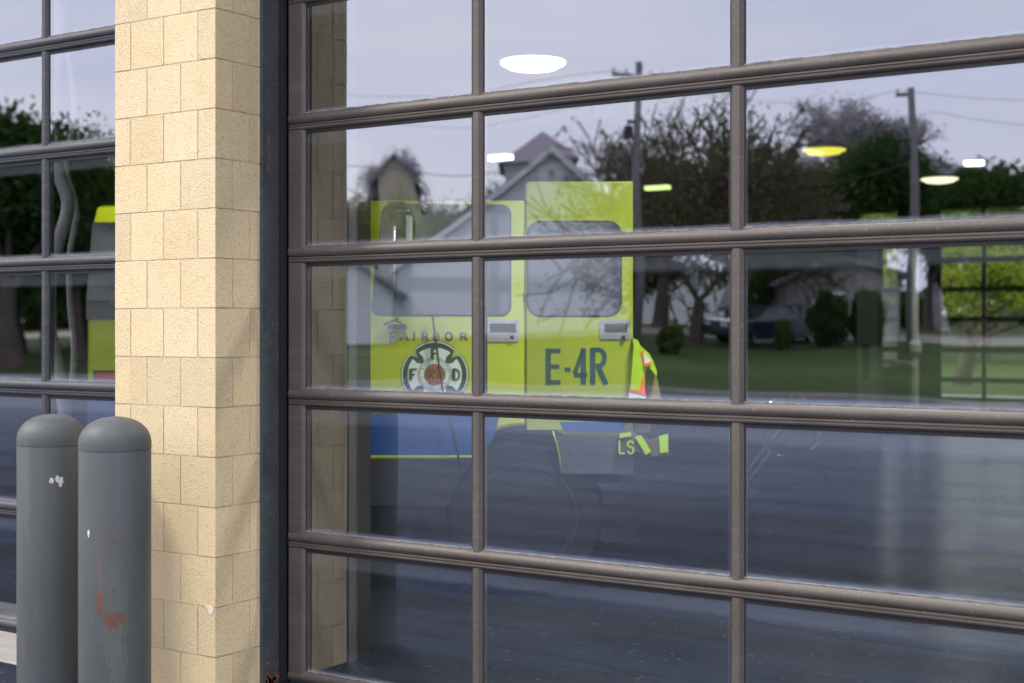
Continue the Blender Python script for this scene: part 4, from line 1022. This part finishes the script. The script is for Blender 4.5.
# shrubs
def shrub(px, z, toppy, wpx, label, mt='leaf_dark', seed=1):
    rnd = random.Random(seed); p_ = mir(px, z); gz = terr(p_.y); h_ = hgt(toppy, z)-gz; w = wpx/FPX*z/2
    t = empty('round_shrub', (p_.x,p_.y,gz), label, 'shrub', 'rounded shrubs across the street'); q = MB()
    for _ in range(5200):
        u = Vector((rnd.gauss(0,1),rnd.gauss(0,1),rnd.gauss(0,1))).normalized()*(rnd.random()**.25)
        lump = 1+.10*math.sin(u.x*7+seed)+.10*math.sin(u.z*6+u.y*5+seed*2)+.05*math.sin(u.x*17)*math.sin(u.z*15); c = Vector((u.x*w*lump, u.y*w*lump, max(.02, h_*.5+u.z*h_*.5*lump))); a_ = Vector((rnd.uniform(-1,1),rnd.uniform(-1,1),rnd.uniform(-1,1))).normalized(); b_ = a_.cross(Vector((rnd.uniform(-1,1),rnd.uniform(-1,1),1))).normalized(); s = .09
        n = len(q.v); q.v += [tuple(c-a_*s),tuple(c+b_*s*.5),tuple(c+a_*s),tuple(c-b_*s*.5)]; q.f.append((n,n+1,n+2,n+3)); q.mi.append(0)
    q.build('foliage', M[mt], t)
    q = MB()
    for k in range(7): q.tube([(0,0,-.05),(w*.5*math.cos(k*.9),w*.5*math.sin(k*.9),h_*.6)], [.05,.02], 5)
    q.build('stems', M['bark'], t)
shrub(832, 47, 290, 42, 'round dark shrub in front of the shaded garage', seed=3)
shrub(872, 47, 292, 36, 'round dark shrub at the right corner of the shaded garage', seed=4)
shrub(785, 47, 318, 18, 'small yellow green shrub left of the shaded garage', 'leaf_mid', seed=5)
shrub(672, 44, 330, 26, 'low green shrub left of the forked trunk', 'leaf_mid', seed=6)
shrub(745, 56, 305, 40, 'dark shrub near the blue car', seed=7)
# ------------------------------------------------------------------ utility poles and wires
def upole(px, z, toppy, armpy, label, lean=0, armw=.85):
    p_ = mir(px, z); gz = terr(p_.y); h_ = hgt(toppy, z)-gz
    t = empty('utility_pole', (p_.x,p_.y,gz), label, 'utility pole', 'utility poles along the street')
    t.rotation_euler = (0, lean, R(-33.4))
    q = MB(); q.tube([(0,0,-.3),(0,0,h_*.5),(0,0,h_)], [.17,.14,.11], 14); q.build('shaft', M['wood_pole'], t, smooth=True)
    ha = hgt(armpy, z)-gz; q = MB(); q.box(-armw,.85 if armw > .5 else .1,-.20,-.13,ha-.06,ha+.06); arm = q.build('crossarm', M['wood_pole'], t)
    for x in ((-.78,-.4,.4,.78) if armw > .5 else (-.4,)):
        q = MB(); q.lathe([(.02,0),(.05,.02),(.06,.08),(.04,.14),(.01,.2)], 10, c=(x,-.165,ha+.06)); q.build('insulator', M['trim'], arm)
    q = MB(); q.box(-.35,-.12,-.1,.1,ha-1.6,ha-1.5); q.lathe([(.05,0),(.16,.02),(.16,.4),(.05,.45)], 12, c=(-.3,0,ha-2.1)); q.build('hardware', M['steel_dark'], t)
    return p_, ha+gz, gz
P1 = upole(636, 46, 62, 76, 'utility pole with a crossarm rising from the forked tree')
P2 = upole(917, 44, 86, 92, 'leaning dark utility pole right of the dark leafy tree', lean=R(-1.2), armw=.45)
P0 = upole(205, 50, 70, 84, 'utility pole mirrored behind the block pillar')
P3 = upole(1290, 46, 70, 84, 'utility pole far to the right beyond the panes')
def wire(a_, b_, sag, label, r=.008):
    q = MB(); pts = [a_.lerp(b_, i/24) - Vector((0,0,sag*4*(i/24)*(1-i/24))) for i in range(25)]
    q.tube(pts, r, 5); prop(q.build('wire', M['steel_dark']), label, 'wire', 'overhead wires')
def tp(P, dx, h): v = Vector((P[0].x+dx, P[0].y, h)); return v
for (A, B, nm) in ((P0,P1,'between the pole behind the pillar and the one in the forked tree'),(P1,P2,'between the forked tree pole and the leaning pole'),(P2,P3,'running right from the leaning pole')):
    wire(tp(A,-.6,A[1]+.2), tp(B,-.6,B[1]+.2), .7, 'upper overhead wire '+nm); wire(tp(A,.6,A[1]-.7), tp(B,.6,B[1]-.7), .9, 'middle overhead wire '+nm); wire(tp(A,0,A[1]-2.1), tp(B,0,B[1]-2.2), 1.0, 'lowest thick cable '+nm, .016)
# ------------------------------------------------------------------ behind the building, seen through it
GB = 'trees behind the station seen through the rear doors'
tree('lime', 962, 37.5, 205, 'spring green tree with a stout trunk just outside the rear door', GB, direct=True, widthpx=230, rz=1)
for i, (px, z, py, w, k, lb) in enumerate(((900,62,150,150,'mid','green tree beyond the narrow rear window'),(985,66,170,150,'lime','yellow green tree at the back of the rear lawn'),(1050,60,160,160,'mid','green tree at the back right of the rear lawn'),(935,70,150,150,'lime','yellow green tree behind the stout trunk'),(1010,75,140,160,'mid','tall green tree farthest behind the rear doors'),(880,50,190,90,'lime','yellow green tree left of the rear lawn'))):
    tree(k, px, z, py, lb, GB, direct=True, widthpx=w, rz=i)
p0, p1 = at(800, 72), at(1150, 72); q = MB(); n = 90
t = empty('board_fence', (p0.x,p0.y,0), 'weathered grey board fence along the back of the rear lawn', 'fence')
d_ = (p1-p0); 
for i in range(n):
    a_ = d_*(i/n); q.box(a_.x, a_.x+d_.length/n*.9*d_.normalized().x, a_.y-.02, a_.y+.02, 0, 1.5)
q.build('boards', M['fence'], t)
# far woods that read as one mass, across the street and behind the station
def wood(name, pts, n, hmax, seed, mt, label):
    rnd = random.Random(seed); q = MB()
    for _ in range(n):
        u = rnd.random()*(len(pts)-1); i = int(u); f = u-i; a_, b_ = Vector(pts[i]), Vector(pts[i+1])
        c = a_.lerp(b_, f) + Vector((rnd.uniform(-3,3), rnd.uniform(-6,6), 0))
        top = hmax*(.72+.28*math.sin(c.x*.21+seed)*math.sin(c.x*.083+1)+.12*math.sin(c.x*.9))
        c.z = 1.0 + rnd.random()**.8*top
        a2 = Vector((rnd.uniform(-1,1),rnd.uniform(-1,1),rnd.uniform(-1,1))).normalized(); b2 = a2.cross(Vector((rnd.uniform(-1,1),rnd.uniform(-1,1),rnd.uniform(-1,1)))).normalized(); s_ = rnd.uniform(.2,.5)
        k = len(q.v); q.v += [tuple(c-a2*s_),tuple(c+b2*s_*.6),tuple(c+a2*s_),tuple(c-b2*s_*.6)]; q.f.append((k,k+1,k+2,k+3)); q.mi.append(0)
    prop(q.build(name, M[mt]), label, 'wood', kind='stuff')
far = [tuple(mir(px, 118)) for px in (-500,-250,0,250,500,750,1000,1250,1600)]
wood('distant_wood', far, 60000, 7.5, 3, 'leaf_dark', 'dark far wood across the street behind the houses')
rear = [tuple(at(px, 92)) for px in (600,850,1050,1300,1700)]
wood('distant_wood', rear, 20000, 6, 5, 'leaf_mid', 'green wood behind the rear lawn seen through the rear doors')
# ------------------------------------------------------------------ camera and render
cd = bpy.data.cameras.new('camera'); cam = bpy.data.objects.new('camera', cd); COL.objects.link(cam)
cam.location = (0, CAMY, CAMZ); cam.rotation_euler = (R(90), 0, YAW); cd.sensor_width = 36; cd.lens = FPX*36/1024
cd.shift_y = -(341.5-HOR)/1024; cd.clip_end = 3000; cd.clip_start = .05
cd.dof.use_dof = True; cd.dof.focus_distance = 5.7; cd.dof.aperture_fstop = 2.5
S.camera = cam
S.view_settings.view_transform = 'Standard'; S.view_settings.look = 'None'; S.view_settings.exposure = -.08; S.view_settings.gamma = 1
S.render.engine = 'CYCLES'
S.cycles.max_bounces = 10; S.cycles.transparent_max_bounces = 16; S.cycles.glossy_bounces = 5; S.cycles.diffuse_bounces = 4
S.cycles.use_denoising = True; S.cycles.caustics_reflective = False; S.cycles.caustics_refractive = False
